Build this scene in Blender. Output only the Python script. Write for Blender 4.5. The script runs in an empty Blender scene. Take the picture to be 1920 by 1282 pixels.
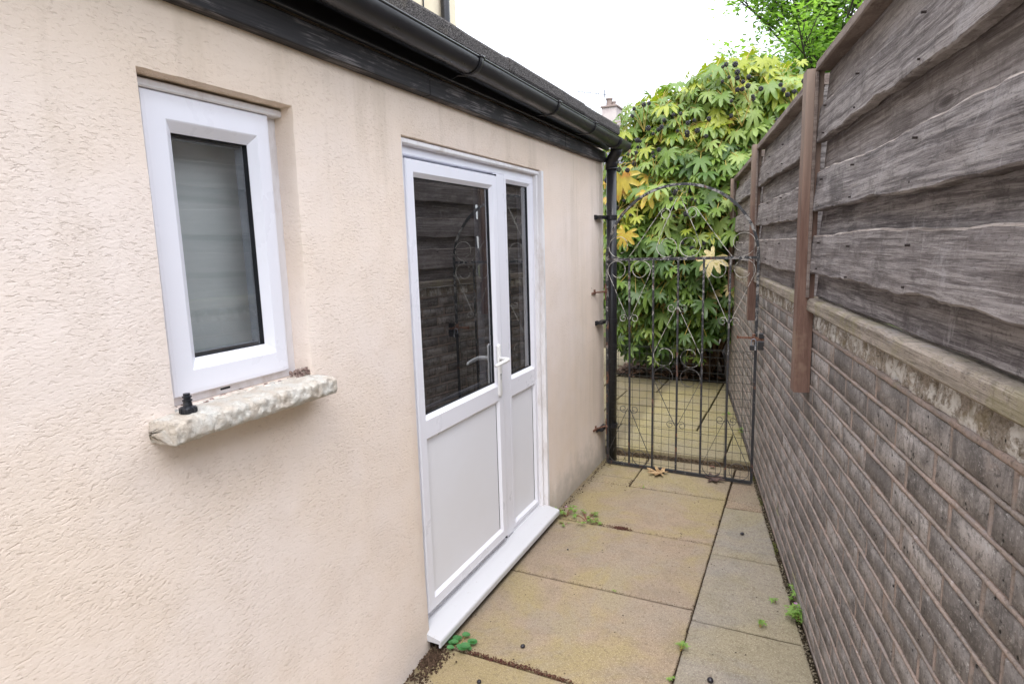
import bpy, math, random
from math import sin, cos, pi, radians
from mathutils import Vector, Matrix, noise
random.seed(7)
C = bpy.context.scene.collection
S = bpy.context.scene

# ------------------------------------------------------------ camera
CH = 1.525
yaw, pit, rol = radians(25.531), radians(-8.867), radians(-1.65)
fw = Vector((-sin(yaw)*cos(pit), cos(yaw)*cos(pit), sin(pit)))
rt = fw.cross(Vector((0, 0, 1))).normalized(); up = rt.cross(fw)
rt2 = rt*cos(rol)+up*sin(rol); up2 = -rt*sin(rol)+up*cos(rol)
cam = bpy.data.cameras.new('camera'); co = bpy.data.objects.new('camera', cam); C.objects.link(co)
co.matrix_world = Matrix(((rt2.x, up2.x, -fw.x, 0), (rt2.y, up2.y, -fw.y, 0), (rt2.z, up2.z, -fw.z, CH), (0, 0, 0, 1)))
cam.sensor_width = 36; cam.lens = 1144.96/1920*36; cam.clip_start = .02; cam.clip_end = 600
S.camera = co
# ------------------------------------------------------------ sky, sun, exposure
SUN_EL, SUN_AZ = radians(58), radians(165)      # azimuth clockwise from +y
w = bpy.data.worlds.new('World'); S.world = w; w.use_nodes = True
nt = w.node_tree; nt.nodes.clear()
def wn(t, **k):
    n = nt.nodes.new(t)
    for a, b in k.items(): setattr(n, a, b)
    return n
out = wn('ShaderNodeOutputWorld'); add = wn('ShaderNodeAddShader')
b1 = wn('ShaderNodeBackground'); b2 = wn('ShaderNodeBackground')
sky = wn('ShaderNodeTexSky'); sky.sky_type = 'NISHITA'; sky.sun_disc = False
sky.sun_elevation = SUN_EL; sky.sun_rotation = SUN_AZ
nt.links.new(sky.outputs[0], b1.inputs[0]); b1.inputs[1].default_value = .05
tc = wn('ShaderNodeTexCoord'); sx = wn('ShaderNodeSeparateXYZ'); nt.links.new(tc.outputs['Generated'], sx.inputs[0])
# overcast: brighter towards the zenith, faint uneven cloud
cr = wn('ShaderNodeMapRange'); cr.inputs[1].default_value = 0; cr.inputs[2].default_value = 1
cr.inputs[3].default_value = .66; cr.inputs[4].default_value = 2.1
nt.links.new(sx.outputs[2], cr.inputs[0])
no = wn('ShaderNodeTexNoise'); no.inputs['Scale'].default_value = 2.2; no.inputs['Detail'].default_value = 5
nt.links.new(tc.outputs['Generated'], no.inputs['Vector'])
mr = wn('ShaderNodeMapRange'); mr.inputs[1].default_value = .3; mr.inputs[2].default_value = .7
mr.inputs[3].default_value = .90; mr.inputs[4].default_value = 1.06; nt.links.new(no.outputs[0], mr.inputs[0])
mu = wn('ShaderNodeMath', operation='MULTIPLY'); nt.links.new(cr.outputs[0], mu.inputs[0]); nt.links.new(mr.outputs[0], mu.inputs[1])
b2.inputs[0].default_value = (.93, .945, 1.0, 1); nt.links.new(mu.outputs[0], b2.inputs[1])
nt.links.new(b1.outputs[0], add.inputs[0]); nt.links.new(b2.outputs[0], add.inputs[1]); nt.links.new(add.outputs[0], out.inputs[0])
sl = bpy.data.lights.new('sun', 'SUN'); sl.energy = 1.5; sl.angle = radians(35); sl.color = (1, .96, .92)
so = bpy.data.objects.new('sun', sl); C.objects.link(so)
sd = Vector((sin(SUN_AZ)*cos(SUN_EL), cos(SUN_AZ)*cos(SUN_EL), sin(SUN_EL)))
so.rotation_euler = sd.to_track_quat('Z', 'Y').to_euler()
S.view_settings.view_transform = 'Standard'; S.view_settings.look = 'None'
S.view_settings.exposure = 0.97; S.view_settings.gamma = 1; S.view_settings.use_curve_mapping = False
S.render.engine = 'CYCLES'; S.cycles.max_bounces = 8

# ------------------------------------------------------------ helpers
class MB:
    def __init__(s): s.v = []; s.f = []; s.mi = []
    def add(s, vs, fs, m=0):
        o = len(s.v); s.v += [tuple(v) for v in vs]; s.f += [tuple(i+o for i in f) for f in fs]; s.mi += [m]*len(fs)
    def box(s, a, b, m=0):
        (x0, y0, z0), (x1, y1, z1) = a, b
        s.add([(x0,y0,z0),(x1,y0,z0),(x1,y1,z0),(x0,y1,z0),(x0,y0,z1),(x1,y0,z1),(x1,y1,z1),(x0,y1,z1)],
              [(0,3,2,1),(4,5,6,7),(0,1,5,4),(1,2,6,5),(2,3,7,6),(3,0,4,7)], m)
    def bbox(s, a, b, c=.003, m=0):
        """box with every edge chamfered by c"""
        (x0, y0, z0), (x1, y1, z1) = a, b
        V = []
        idx = {}
        for i, x in enumerate((x0, x1)):
            for j, y in enumerate((y0, y1)):
                for k, z in enumerate((z0, z1)):
                    sx_, sy_, sz_ = (1 if i == 0 else -1), (1 if j == 0 else -1), (1 if k == 0 else -1)
                    idx[(i,j,k,'x')] = len(V); V.append((x, y+sy_*c, z+sz_*c))
                    idx[(i,j,k,'y')] = len(V); V.append((x+sx_*c, y, z+sz_*c))
                    idx[(i,j,k,'z')] = len(V); V.append((x+sx_*c, y+sy_*c, z))
        F = []
        def q(*ks): F.append(tuple(idx[k] for k in ks))
        for i in (0, 1):
            f = [(i,0,0,'x'),(i,0,1,'x'),(i,1,1,'x'),(i,1,0,'x')]; q(*(f if i == 0 else f[::-1]))
            f = [(0,i,0,'y'),(1,i,0,'y'),(1,i,1,'y'),(0,i,1,'y')]; q(*(f if i == 0 else f[::-1]))
            f = [(0,0,i,'z'),(0,1,i,'z'),(1,1,i,'z'),(1,0,i,'z')]; q(*(f if i == 0 else f[::-1]))
        for i in (0, 1):
            for j in (0, 1):
                p = (i+j) % 2
                f = [(i,j,0,'x'),(i,j,0,'y'),(i,j,1,'y'),(i,j,1,'x')]; q(*(f if p == 0 else f[::-1]))
                f = [(i,0,j,'x'),(i,1,j,'x'),(i,1,j,'z'),(i,0,j,'z')]; q(*(f if p == 0 else f[::-1]))
                f = [(0,i,j,'y'),(0,i,j,'z'),(1,i,j,'z'),(1,i,j,'y')]; q(*(f if p == 0 else f[::-1]))
                for k in (0, 1):
                    f = [(i,j,k,'x'),(i,j,k,'z'),(i,j,k,'y')]; q(*(f if (i+j+k) % 2 == 0 else f[::-1]))
        s.add(V, F, m)
    def tube(s, pts, r, n=6, cap=True, m=0, flat=None):
        pts = [Vector(p) for p in pts]
        rs = r if isinstance(r, (list, tuple)) else [r]*len(pts)
        V = []; F = []; pu = None
        for i, p in enumerate(pts):
            t = (pts[min(i+1, len(pts)-1)]-pts[max(i-1, 0)])
            if t.length < 1e-9: t = Vector((0, 0, 1))
            t.normalize()
            if flat is not None: a = Vector(flat)
            elif pu is None: a = Vector((0, 0, 1)) if abs(t.z) < .9 else Vector((1, 0, 0))
            else: a = pu
            a = a - t*a.dot(t)
            if a.length < 1e-6: a = t.orthogonal()
            a.normalize(); b = t.cross(a); pu = a
            ra, rb = (rs[i], rs[i]) if not isinstance(rs[i], tuple) else rs[i]
            for k in range(n):
                th = 2*pi*k/n + (pi/4 if n == 4 else 0)
                V.append(p + a*cos(th)*ra + b*sin(th)*rb)
        for i in range(len(pts)-1):
            for k in range(n):
                F.append((i*n+k, i*n+(k+1) % n, (i+1)*n+(k+1) % n, (i+1)*n+k))
        if cap:
            F.append(tuple(range(n-1, -1, -1))); F.append(tuple((len(pts)-1)*n+k for k in range(n)))
        s.add(V, F, m)
    def blob(s, c, r, n=6, m=0, jit=.25, sq=1.0):
        c = Vector(c); V = []; F = []
        rings = 4; off = random.random()*9
        V.append(c+Vector((0, 0, r*sq)))
        for i in range(1, rings):
            ph = pi*i/rings
            for k in range(n):
                th = 2*pi*k/n+off
                rr = r*(1+random.uniform(-jit, jit))
                V.append(c+Vector((rr*sin(ph)*cos(th), rr*sin(ph)*sin(th), rr*cos(ph)*sq)))
        V.append(c-Vector((0, 0, r*sq)))
        for k in range(n): F.append((0, 1+k, 1+(k+1) % n))
        for i in range(rings-2):
            for k in range(n):
                a = 1+i*n; F.append((a+k, a+n+k, a+n+(k+1) % n, a+(k+1) % n))
        a = 1+(rings-2)*n
        for k in range(n): F.append((a+k, len(V)-1, a+(k+1) % n))
        s.add(V, F, m)
    def mesh(s, name, mats, smooth=False):
        me = bpy.data.meshes.new(name); me.from_pydata(s.v, [], s.f)
        if not isinstance(mats, (list, tuple)): mats = [mats]
        for m in mats: me.materials.append(m)
        me.polygons.foreach_set('material_index', s.mi)
        if smooth: me.polygons.foreach_set('use_smooth', [True]*len(s.f))
        me.update(); return me
    def build(s, name, mats, parent=None, smooth=False, rel=True):
        o = bpy.data.objects.new(name, s.mesh(name, mats, smooth)); C.objects.link(o)
        if parent: attach(o, parent, rel)
        return o
def attach(o, parent, rel=True):
    """parent with world coordinates in the mesh kept where they are"""
    o.parent = parent
    if rel:
        p = parent; T = Vector((0, 0, 0))
        while p is not None: T += p.location; p = p.parent
        o.location = -T
def tag(o, label=None, cat=None, group=None, kind=None):
    if label: o['label'] = label
    if cat: o['category'] = cat
    if group: o['group'] = group
    if kind: o['kind'] = kind
    return o
def empty(name, loc, label=None, cat=None, group=None, rz=0):
    o = bpy.data.objects.new(name, None); C.objects.link(o); o.location = loc; o.rotation_euler = (0, 0, rz)
    o.empty_display_size = .1
    return tag(o, label, cat, group)
def inst(name, mesh, parent, loc, rot=(0, 0, 0), sc=(1, 1, 1)):
    o = bpy.data.objects.new(name, mesh); C.objects.link(o); o.parent = parent
    o.location = loc; o.rotation_euler = rot; o.scale = sc
    return o

# ------------------------------------------------------------ material helper
class M:
    def __init__(s, name, rough=.8, spec=.3):
        s.m = bpy.data.materials.new(name); s.m.use_nodes = True; s.t = s.m.node_tree; s.b = s.t.nodes['Principled BSDF']
        s.b.inputs['Roughness'].default_value = rough; s.b.inputs['Specular IOR Level'].default_value = spec
        s.tc = s.n('ShaderNodeTexCoord')
    def n(s, t, **k):
        n = s.t.nodes.new(t)
        for a, b in k.items(): setattr(n, a, b)
        return n
    def l(s, a, b): s.t.links.new(a, b)
    def vec(s, sc=(1, 1, 1), src='Object', rnd=0, rot=(0, 0, 0)):
        mp = s.n('ShaderNodeMapping'); mp.inputs['Scale'].default_value = sc; mp.inputs['Rotation'].default_value = rot
        if src == 'World': g = s.n('ShaderNodeNewGeometry'); v = g.outputs['Position']
        else: v = s.tc.outputs[src]
        if rnd:
            oi = s.n('ShaderNodeObjectInfo'); ml = s.n('ShaderNodeVectorMath', operation='MULTIPLY_ADD')
            cx = s.n('ShaderNodeCombineXYZ')
            for i in range(3):
                q = s.n('ShaderNodeMath', operation='MULTIPLY'); s.l(oi.outputs['Random'], q.inputs[0]); q.inputs[1].default_value = rnd*(1+i*.37); s.l(q.outputs[0], cx.inputs[i])
            ad = s.n('ShaderNodeVectorMath', operation='ADD'); s.l(v, ad.inputs[0]); s.l(cx.outputs[0], ad.inputs[1]); v = ad.outputs[0]
        s.l(v, mp.inputs[0]); return mp.outputs[0]
    def noise(s, scale, detail=4, rough=.6, dist=0, v=None):
        n = s.n('ShaderNodeTexNoise'); n.inputs['Scale'].default_value = scale; n.inputs['Detail'].default_value = detail
        n.inputs['Roughness'].default_value = rough; n.inputs['Distortion'].default_value = dist
        s.l(v if v is not None else s.tc.outputs['Object'], n.inputs['Vector']); return n.outputs[0]
    def voro(s, scale, v=None, feature='F1', out='Distance', rand=1):
        n = s.n('ShaderNodeTexVoronoi'); n.feature = feature; n.inputs['Scale'].default_value = scale; n.inputs['Randomness'].default_value = rand
        s.l(v if v is not None else s.tc.outputs['Object'], n.inputs['Vector']); return n.outputs[out]
    def ramp(s, f, a, b, lo=0., hi=1.):
        n = s.n('ShaderNodeMapRange'); n.interpolation_type = 'SMOOTHSTEP'
        for i, x in enumerate((a, b, lo, hi)): n.inputs[i+1].default_value = x
        s.l(f, n.inputs[0]); return n.outputs[0]
    def math(s, op, a, b=None):
        n = s.n('ShaderNodeMath', operation=op)
        for i, x in enumerate((a, b)):
            if x is None: continue
            if isinstance(x, (int, float)): n.inputs[i].default_value = x
            else: s.l(x, n.inputs[i])
        return n.outputs[0]
    def mix(s, f, a, b, mode='MIX'):
        n = s.n('ShaderNodeMix', data_type='RGBA', blend_type=mode)
        for i, x in ((0, f), (6, a), (7, b)):
            if isinstance(x, (int, float)): n.inputs[i].default_value = x
            elif isinstance(x, tuple): n.inputs[i].default_value = (*x, 1)
            else: s.l(x, n.inputs[i])
        return n.outputs[2]
    def rnd(s): return s.n('ShaderNodeObjectInfo').outputs['Random']
    def isl(s): return s.n('ShaderNodeNewGeometry').outputs['Random Per Island']
    def pos(s, k):
        g = s.n('ShaderNodeNewGeometry'); x = s.n('ShaderNodeSeparateXYZ'); s.l(g.outputs['Position'], x.inputs[0]); return x.outputs[k]
    def col(s, c):
        if isinstance(c, tuple): s.b.inputs['Base Color'].default_value = (*c, 1)
        else: s.l(c, s.b.inputs['Base Color'])
        return s
    def rough(s, c): s.l(c, s.b.inputs['Roughness']); return s
    def bump(s, h, dist=.002, strength=1.):
        n = s.n('ShaderNodeBump'); n.inputs['Distance'].default_value = dist; n.inputs['Strength'].default_value = strength
        s.l(h, n.inputs['Height']); s.l(n.outputs[0], s.b.inputs['Normal']); return s

# ---- render on the house
def render_mat(name, base, dirt=True):
    a = M(name, .9, .15)
    W = a.vec((1, 1, 1), 'World')
    Wst = a.vec((1, .62, 1.2), 'World')
    n1 = a.noise(135, 4, .6, .3, Wst)
    n2 = a.noise(260, 3, .6, .2, W)
    big = a.noise(1.4, 4, .6, 0, W)
    med = a.noise(11, 4, .6, 0, W)
    amp = a.ramp(a.noise(5.5, 3, .6, 0, W), .35, .65, .55, 1.15)
    cre = a.ramp(a.noise(112, 3, .6, .4, a.vec((1, .6, 1.4), 'World')), .535, .68)
    h = a.math('ADD', a.math('MULTIPLY', n1, .95), a.math('MULTIPLY', n2, .30))
    h = a.math('SUBTRACT', h, a.math('MULTIPLY', cre, .55))
    h = a.math('MULTIPLY', h, amp)
    h = a.math('ADD', h, a.math('MULTIPLY', med, .55))
    a.bump(h, .0021, .8)
    c = a.mix(a.ramp(big, .35, .68), base, (base[0]*.985, base[1]*.95, base[2]*.885))
    c = a.mix(a.ramp(med, .4, .7, 0, .25), c, (base[0]*.90, base[1]*.87, base[2]*.83))
    c = a.mix(a.math('MULTIPLY', a.math('MULTIPLY', a.ramp(cre, .4, 1.), amp), .13), c, (base[0]*.55, base[1]*.47, base[2]*.42))
    if dirt:
        z = a.pos(2); y = a.pos(1)
        hi = a.math('MULTIPLY', a.ramp(z, 1.55, 2.07), .42)      # grime washed down under the eaves
        c = a.mix(hi, c, (base[0]*.90, base[1]*.82, base[2]*.68))
        st = a.noise(1, 4, .65, 0, a.vec((7, 7, .7), 'World'))
        run = a.math('MULTIPLY', a.math('MULTIPLY', a.ramp(st, .50, .66), a.ramp(z, 1.2, 2.0, .15, 1.)), .24)
        c = a.mix(run, c, (.46, .37, .27))
        far = a.math('MULTIPLY', a.ramp(y, 3.1, 4.1), a.ramp(st, .36, .70))
        c = a.mix(a.math('MULTIPLY', far, .26), c, (.40, .36, .25))
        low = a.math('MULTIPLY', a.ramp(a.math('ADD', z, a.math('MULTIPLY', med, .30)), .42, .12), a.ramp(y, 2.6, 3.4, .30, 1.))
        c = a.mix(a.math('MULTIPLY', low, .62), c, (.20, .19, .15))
        bl = a.ramp(a.noise(38, 3, .7, 0, W), .70, .76)
        c = a.mix(a.math('MULTIPLY', bl, a.math('MULTIPLY', a.ramp(med, .52, .62), .6)), c, (.30, .22, .17))
    return a.col(c).m
m_render = render_mat('cream_render', (.82, .72, .655))
m_render2 = render_mat('cream_render_plain', (.74, .66, .52), False)
# ---- white plastic
a = M('white_plastic', .32, .45)
g = a.noise(6, 4, .6, 0, a.vec((1, 1, 1), 'World')); g2 = a.noise(70, 4, .7, 0, a.vec((1, 1, .3), 'World'))
c = a.mix(a.ramp(g, .5, .8, 0, .10), (.79, .79, .85), (.60, .57, .54))
c = a.mix(a.ramp(g2, .62, .8, 0, .10), c, (.45, .42, .38))
a.col(c).rough(a.ramp(g, .3, .7, .26, .42)); m_pvc = a.m
a = M('dirty_white_plastic', .45, .35)
g = a.noise(14, 5, .7, 0, a.vec((1, 1, .35), 'World'))
a.col(a.mix(a.ramp(g, .45, .72, 0, .55), (.76, .74, .75), (.50, .43, .38))); m_pvcd = a.m
a = M('cream_plastic', .35, .4); a.col((.76, .75, .74)); m_cream = a.m
a = M('sill_plastic', .35, .4)
g = a.noise(30, 4, .7, 0, a.vec((1, 1, 1), 'World'))
a.col(a.mix(a.ramp(g, .62, .75, 0, .5), (.54, .54, .56), (.33, .30, .27))); m_sill = a.m
a = M('rubber_seal', .6, .3); a.col((.012, .013, .016)); m_seal = a.m
a = M('spacer_metal', .35, .6); a.col((.23, .25, .29)); m_spacer = a.m
a = M('door_panel_plastic', .38, .4); g = a.noise(2.2, 3, .6, 0, a.vec((1, 1, 1), 'World'))
a.col(a.mix(a.ramp(g, .35, .7, 0, .25), (.78, .785, .83), (.71, .69, .70))); m_panel = a.m
# ---- glass: a clear pane that mirrors with Fresnel
def glass(name, ior, tint, dust, rough=.012):
    m = bpy.data.materials.new(name); m.use_nodes = True; t = m.node_tree; t.nodes.clear()
    o = t.nodes.new('ShaderNodeOutputMaterial'); tr = t.nodes.new('ShaderNodeBsdfTransparent'); gl = t.nodes.new('ShaderNodeBsdfGlossy')
    df = t.nodes.new('ShaderNodeBsdfDiffuse'); fr = t.nodes.new('ShaderNodeFresnel'); mx = t.nodes.new('ShaderNodeMixShader'); m2 = t.nodes.new('ShaderNodeMixShader')
    tr.inputs[0].default_value = (*tint, 1); gl.inputs['Roughness'].default_value = rough; gl.inputs[0].default_value = (.95, .97, 1, 1)
    df.inputs[0].default_value = (.6, .6, .6, 1)
    fr.inputs[0].default_value = ior
    ge = t.nodes.new('ShaderNodeNewGeometry'); iv = t.nodes.new('ShaderNodeMath'); iv.operation = 'SUBTRACT'; iv.inputs[0].default_value = 1; t.links.new(ge.outputs['Backfacing'], iv.inputs[1])
    ml = t.nodes.new('ShaderNodeMath'); ml.operation = 'MULTIPLY'; t.links.new(fr.outputs[0], ml.inputs[0]); t.links.new(iv.outputs[0], ml.inputs[1])
    t.links.new(ml.outputs[0], mx.inputs[0]); t.links.new(tr.outputs[0], mx.inputs[1]); t.links.new(gl.outputs[0], mx.inputs[2])
    n = t.nodes.new('ShaderNodeTexNoise'); n.inputs['Scale'].default_value = 7; n.inputs['Detail'].default_value = 6; tcx = t.nodes.new('ShaderNodeTexCoord'); mp = t.nodes.new('ShaderNodeMapping')
    mp.inputs['Scale'].default_value = (1, 1, 2.5); t.links.new(tcx.outputs['Object'], mp.inputs[0]); t.links.new(mp.outputs[0], n.inputs['Vector'])
    r = t.nodes.new('ShaderNodeMapRange'); r.inputs[1].default_value = .45; r.inputs[2].default_value = .8; r.inputs[3].default_value = dust*.4; r.inputs[4].default_value = dust*2
    t.links.new(n.outputs[0], r.inputs[0]); t.links.new(r.outputs[0], m2.inputs[0]); t.links.new(mx.outputs[0], m2.inputs[1]); t.links.new(df.outputs[0], m2.inputs[2])
    t.links.new(m2.outputs[0], o.inputs[0]); return m
m_glass = glass('door_glass', 3.0, (.55, .56, .58), .012)
m_glassw = glass('window_glass', 2.3, (.93, .95, .95), .02)
a = M('roller_blind', .8, .2)
v = a.vec((1, 1, 1), 'World'); wz = a.n('ShaderNodeTexWave', wave_type='BANDS', bands_direction='Z'); wz.inputs['Scale'].default_value = 3.2; wz.inputs['Distortion'].default_value = .8
a.l(v, wz.inputs['Vector'])
a.col(a.mix(a.ramp(wz.outputs[1], .0, .12), (.55, .56, .55), (.63, .63, .62))); m_blind = a.m  # thin lines painted into the blind imitate fence boards reflected in the window
a = M('dark_interior', .9, .1); a.col((.035, .033, .033)); m_dark = a.m
# ---- black painted timber, black plastic, felt
a = M('black_painted_timber', .6, .35)
gr = a.noise(1, 6, .65, .3, a.vec((140, 5, 140), 'World')); pt = a.noise(6, 5, .6, 0, a.vec((1, 1, 2), 'World'))
f = a.math('MULTIPLY', a.ramp(gr, .46, .62), a.ramp(pt, .43, .58, .08, 1.))
a.col(a.mix(f, (.020, .018, .020), (.20, .18, .18))).bump(gr, .002, .8); m_timber = a.m
a = M('black_plastic', .34, .45)
g = a.noise(9, 5, .65, 0, a.vec((1, .5, 1), 'World')); a.col(a.mix(a.ramp(g, .52, .8, 0, .35), (.014, .014, .017), (.06, .056, .052))).rough(a.ramp(g, .3, .7, .26, .45)); m_bp = a.m
a = M('black_soffit_plastic', .5, .3); a.col((.008, .008, .009)); m_bs = a.m
a = M('mineral_felt', .95, .1)
vo = a.noise(320, 2, .8, 0, a.vec((1, 1, 1), 'World')); g = a.noise(7, 4, .7, 0, a.vec((1, 1, 1), 'World'))
c = a.mix(a.ramp(vo, .44, .62), (.020, .018, .018), (.185, .172, .165)); c = a.mix(a.ramp(g, .55, .75, 0, .5), c, (.10, .085, .06))
a.col(c).bump(vo, .003, .9); m_felt = a.m
# ---- rough concrete sill
a = M('rough_painted_concrete', .95, .1)
n1 = a.noise(70, 6, .75, 1, a.vec((1, 1, 1), 'World')); n2 = a.noise(16, 4, .6, 0, a.vec((1, 1, 1), 'World'))
c = a.mix(a.ramp(n2, .35, .65), (.66, .645, .60), (.60, .53, .45)); c = a.mix(a.ramp(n1, .56, .72, 0, .40), c, (.34, .30, .24))
c = a.mix(a.ramp(a.noise(200, 3, .8, 0, a.vec((1, 1, 1), 'World')), .56, .66, 0, .5), c, (.25, .22, .18)); a.col(c).bump(n1, .008, 1.); m_conc = a.m
a = M('broken_mortar', .95, .1); n1 = a.noise(120, 5, .7, 0, a.vec((1, 1, 1), 'World')); a.col(a.mix(a.ramp(n1, .4, .6), (.17, .115, .10), (.40, .31, .27))).bump(n1, .006); m_brk = a.m
# ---- bricks
def brick_mat(name, c1, c2, lich, rough_=.85, pits=.72, sand=0.):
    a = M(name, rough_, .3)
    V = a.vec((1, 1, 1), 'Object', 7); r = a.rnd()
    n1 = a.noise(9, 5, .6, 0, V); n2 = a.noise(150, 4, .7, 0, V); pt = a.voro(48, V, 'F1')
    vs = a.noise(1, 4, .6, .5, a.vec((60, 60, 9), 'Object', 5))
    c = a.mix(r, c1, c2)
    c = a.mix(a.ramp(n1, .42, .62, 0, .70), c, tuple(x*.58 for x in c1))
    c = a.mix(a.ramp(vs, .52, .68, 0, .62), c, tuple(x*.45 for x in c1))
    c = a.mix(a.ramp(a.noise(26, 5, .7, 0, V), .60-lich*.1, .74, 0, .30+lich*.7), c, (.44, .42, .40))
    c = a.mix(a.ramp(n2, .5, .75, 0, .35+sand), c, (.42, .34, .26) if sand else tuple(min(1, x*1.5) for x in c2))
    c = a.mix(a.ramp(a.noise(34, 6, .8, .3, V), .53, .63, 0, .72), c, tuple(x*.42 for x in c1)); c = a.mix(a.ramp(a.noise(90, 4, .85, 0, V), .50, .64, 0, .6), c, tuple(x*.50 for x in c1)); c = a.mix(a.ramp(a.noise(55, 4, .8, 0, a.vec((1, 1, 1), 'Object', 4)), .60, .68, 0, .6), c, (.46, .44, .42))
    c = a.mix(a.ramp(a.noise(5, 4, .7, 0, a.vec((1, 1, 1), 'Object', 9)), .58, .70, 0, .45), c, (.34, .26, .21))
    pm = a.math('MULTIPLY', a.ramp(pt, .20, .11), a.ramp(a.noise(30, 2, .5, 0, V), .50, .56))
    c = a.mix(pm, c, (.02, .018, .016))
    if sand:
        sp = a.ramp(a.noise(150, 3, .85, 0, V), .44, .66)
        c = a.mix(a.math('MULTIPLY', sp, sand*.85), c, (.10, .08, .05)); c = a.mix(a.ramp(a.noise(12, 5, .75, 0, V), .48, .58, 0, .9), c, (.66, .64, .61)); c = a.mix(a.ramp(a.noise(10, 4, .7, 0, a.vec((1, 1, 1), 'Object', 3)), .54, .66, 0, .6), c, (.20, .16, .09))
    h = a.math('ADD', a.math('MULTIPLY', n1, .8), a.math('MULTIPLY', n2, .35+sand)); h = a.math('SUBTRACT', h, a.math('MULTIPLY', pm, .8))
    return a.col(c).bump(h, .0045 if sand else .003, 1.).m
m_brick = brick_mat('grey_facing_brick', (.165, .146, .136), (.385, .350, .330), .24)
m_cope = brick_mat('spalled_coping_brick', (.42, .36, .30), (.50, .45, .40), .9, .95, .7, .75)
a = M('pink_mortar', .95, .12)
W = a.vec((1, 1, 1), 'Object'); n1 = a.noise(14, 5, .7, 0, W); n2 = a.noise(130, 4, .7, 0, W)
c = a.mix(a.ramp(n1, .35, .65), (.335, .258, .220), (.24, .205, .182)); c = a.mix(a.ramp(n2, .50, .68, 0, .75), c, (.15, .12, .10))
c = a.mix(a.ramp(a.noise(9, 5, .7, 0, W), .50, .66, 0, .75), c, (.27, .235, .225))
c = a.mix(a.ramp(a.noise(3.1, 3, .6, 0, W), .62, .70, 0, .4), c, (.20, .21, .08))
c = a.mix(a.ramp(a.noise(22, 4, .7, 0, W), .64, .70, 0, .6), c, (.52, .45, .42))
a.col(c).bump(a.math('ADD', n2, n1), .004, .9); m_mortar = a.m
# ---- weathered fence wood
def wood(name, c1, c2, c3, hue=0., alg=0.):
    a = M(name, .86, .2)
    O = 5
    fine = a.noise(1, 6, .8, .1, a.vec((9, 20, 230), 'Object', O)); grain = a.noise(1, 5, .7, .35, a.vec((2.2, 8, 60), 'Object', O))
    wide = a.noise(1, 4, .6, .6, a.vec((1.1, 4, 14), 'Object', O))
    pat = a.noise(6, 6, .75, .6, a.vec((1, 1, 1.4), 'Object', O)); ver = a.noise(1, 5, .8, .8, a.vec((22, 20, 5), 'Object', O)); sp = a.noise(150, 4, .85, 0, a.vec((.5, 1, 1), 'Object', 4))
    c = a.mix(a.ramp(wide, .36, .64), c1, c2)
    c = a.mix(a.ramp(grain, .47, .60, 0, .75), c, c3)
    c = a.mix(a.ramp(grain, .46, .36, 0, .70), c, tuple(x*.42 for x in c1))
    c = a.mix(a.ramp(fine, .52, .64, 0, .60), c, tuple(x*1.15 for x in c3))
    c = a.mix(a.ramp(fine, .47, .36, 0, .75), c, tuple(x*.38 for x in c1))
    c = a.mix(a.ramp(pat, .50, .64, 0, .55), c, tuple(x*.50 for x in c1))
    c = a.mix(a.ramp(pat, .43, .30, 0, .60), c, (.33, .315, .325))
    c = a.mix(a.ramp(ver, .60, .68, 0, .32), c, (.40, .38, .385))
    c = a.mix(a.ramp(ver, .40, .32, 0, .45), c, tuple(x*.45 for x in c1))
    c = a.mix(a.ramp(sp, .55, .68, 0, .60), c, tuple(x*.30 for x in c1))
    c = a.mix(a.math('MULTIPLY', a.rnd(), .32), c, (.21, .165, .14))
    kv = a.vec((1.5, .2, 5.2), 'Object', 6); kn = a.voro(1, kv, 'F1'); c = a.mix(a.ramp(kn, .065, .03, 0, .8), c, (.05, .04, .036))
    kr = a.math('SINE', a.math('MULTIPLY', kn, 150)); c = a.mix(a.math('MULTIPLY', a.ramp(kr, .2, .9), a.ramp(kn, .20, .05, 0, .5)), c, (.07, .058, .054))
    if alg: c = a.mix(a.ramp(a.noise(5, 6, .75, 0, a.vec((1, 1, 1), 'Object', 5)), .46, .60, 0, alg), c, (.21, .19, .085))
    h = a.math('ADD', a.math('MULTIPLY', fine, .6), a.math('MULTIPLY', grain, .8)); h = a.math('ADD', h, a.math('MULTIPLY', pat, .9))
    return a.col(c).bump(h, .0035, 1.).m
m_plank = wood('weathered_plank', (.120, .105, .106), (.200, .180, .181), (.325, .300, .295))
m_railw = wood('algae_stained_rail', (.17, .14, .115), (.255, .22, .18), (.35, .30, .255), 0, .45)
m_edge = wood('worn_skylit_board_edge', (.26, .215, .19), (.38, .33, .30), (.46, .41, .38))  # weathered edge tone, lightened to paint sky light onto the boards' top chamfers
m_cap = wood('weathered_cap_rail', (.12, .09, .08), (.20, .16, .145), (.24, .20, .18))
a = M('brown_stained_post', .75, .25)
V = a.vec((30, 30, 2.5), 'Object', 4); g = a.noise(1, 5, .7, .4, V); g2 = a.noise(5, 4, .7, 0, a.vec((1, 1, 1), 'World'))
c = a.mix(a.ramp(g, .35, .7), (.115, .065, .050), (.20, .125, .098)); c = a.mix(a.ramp(g2, .50, .72, 0, .6), c, (.28, .20, .145))
c = a.mix(a.ramp(a.pos(2), 1.5, 2.15, 0, .75), c, (.26, .205, .17))
a.col(c).bump(g, .002, .8); m_post = a.m
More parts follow.
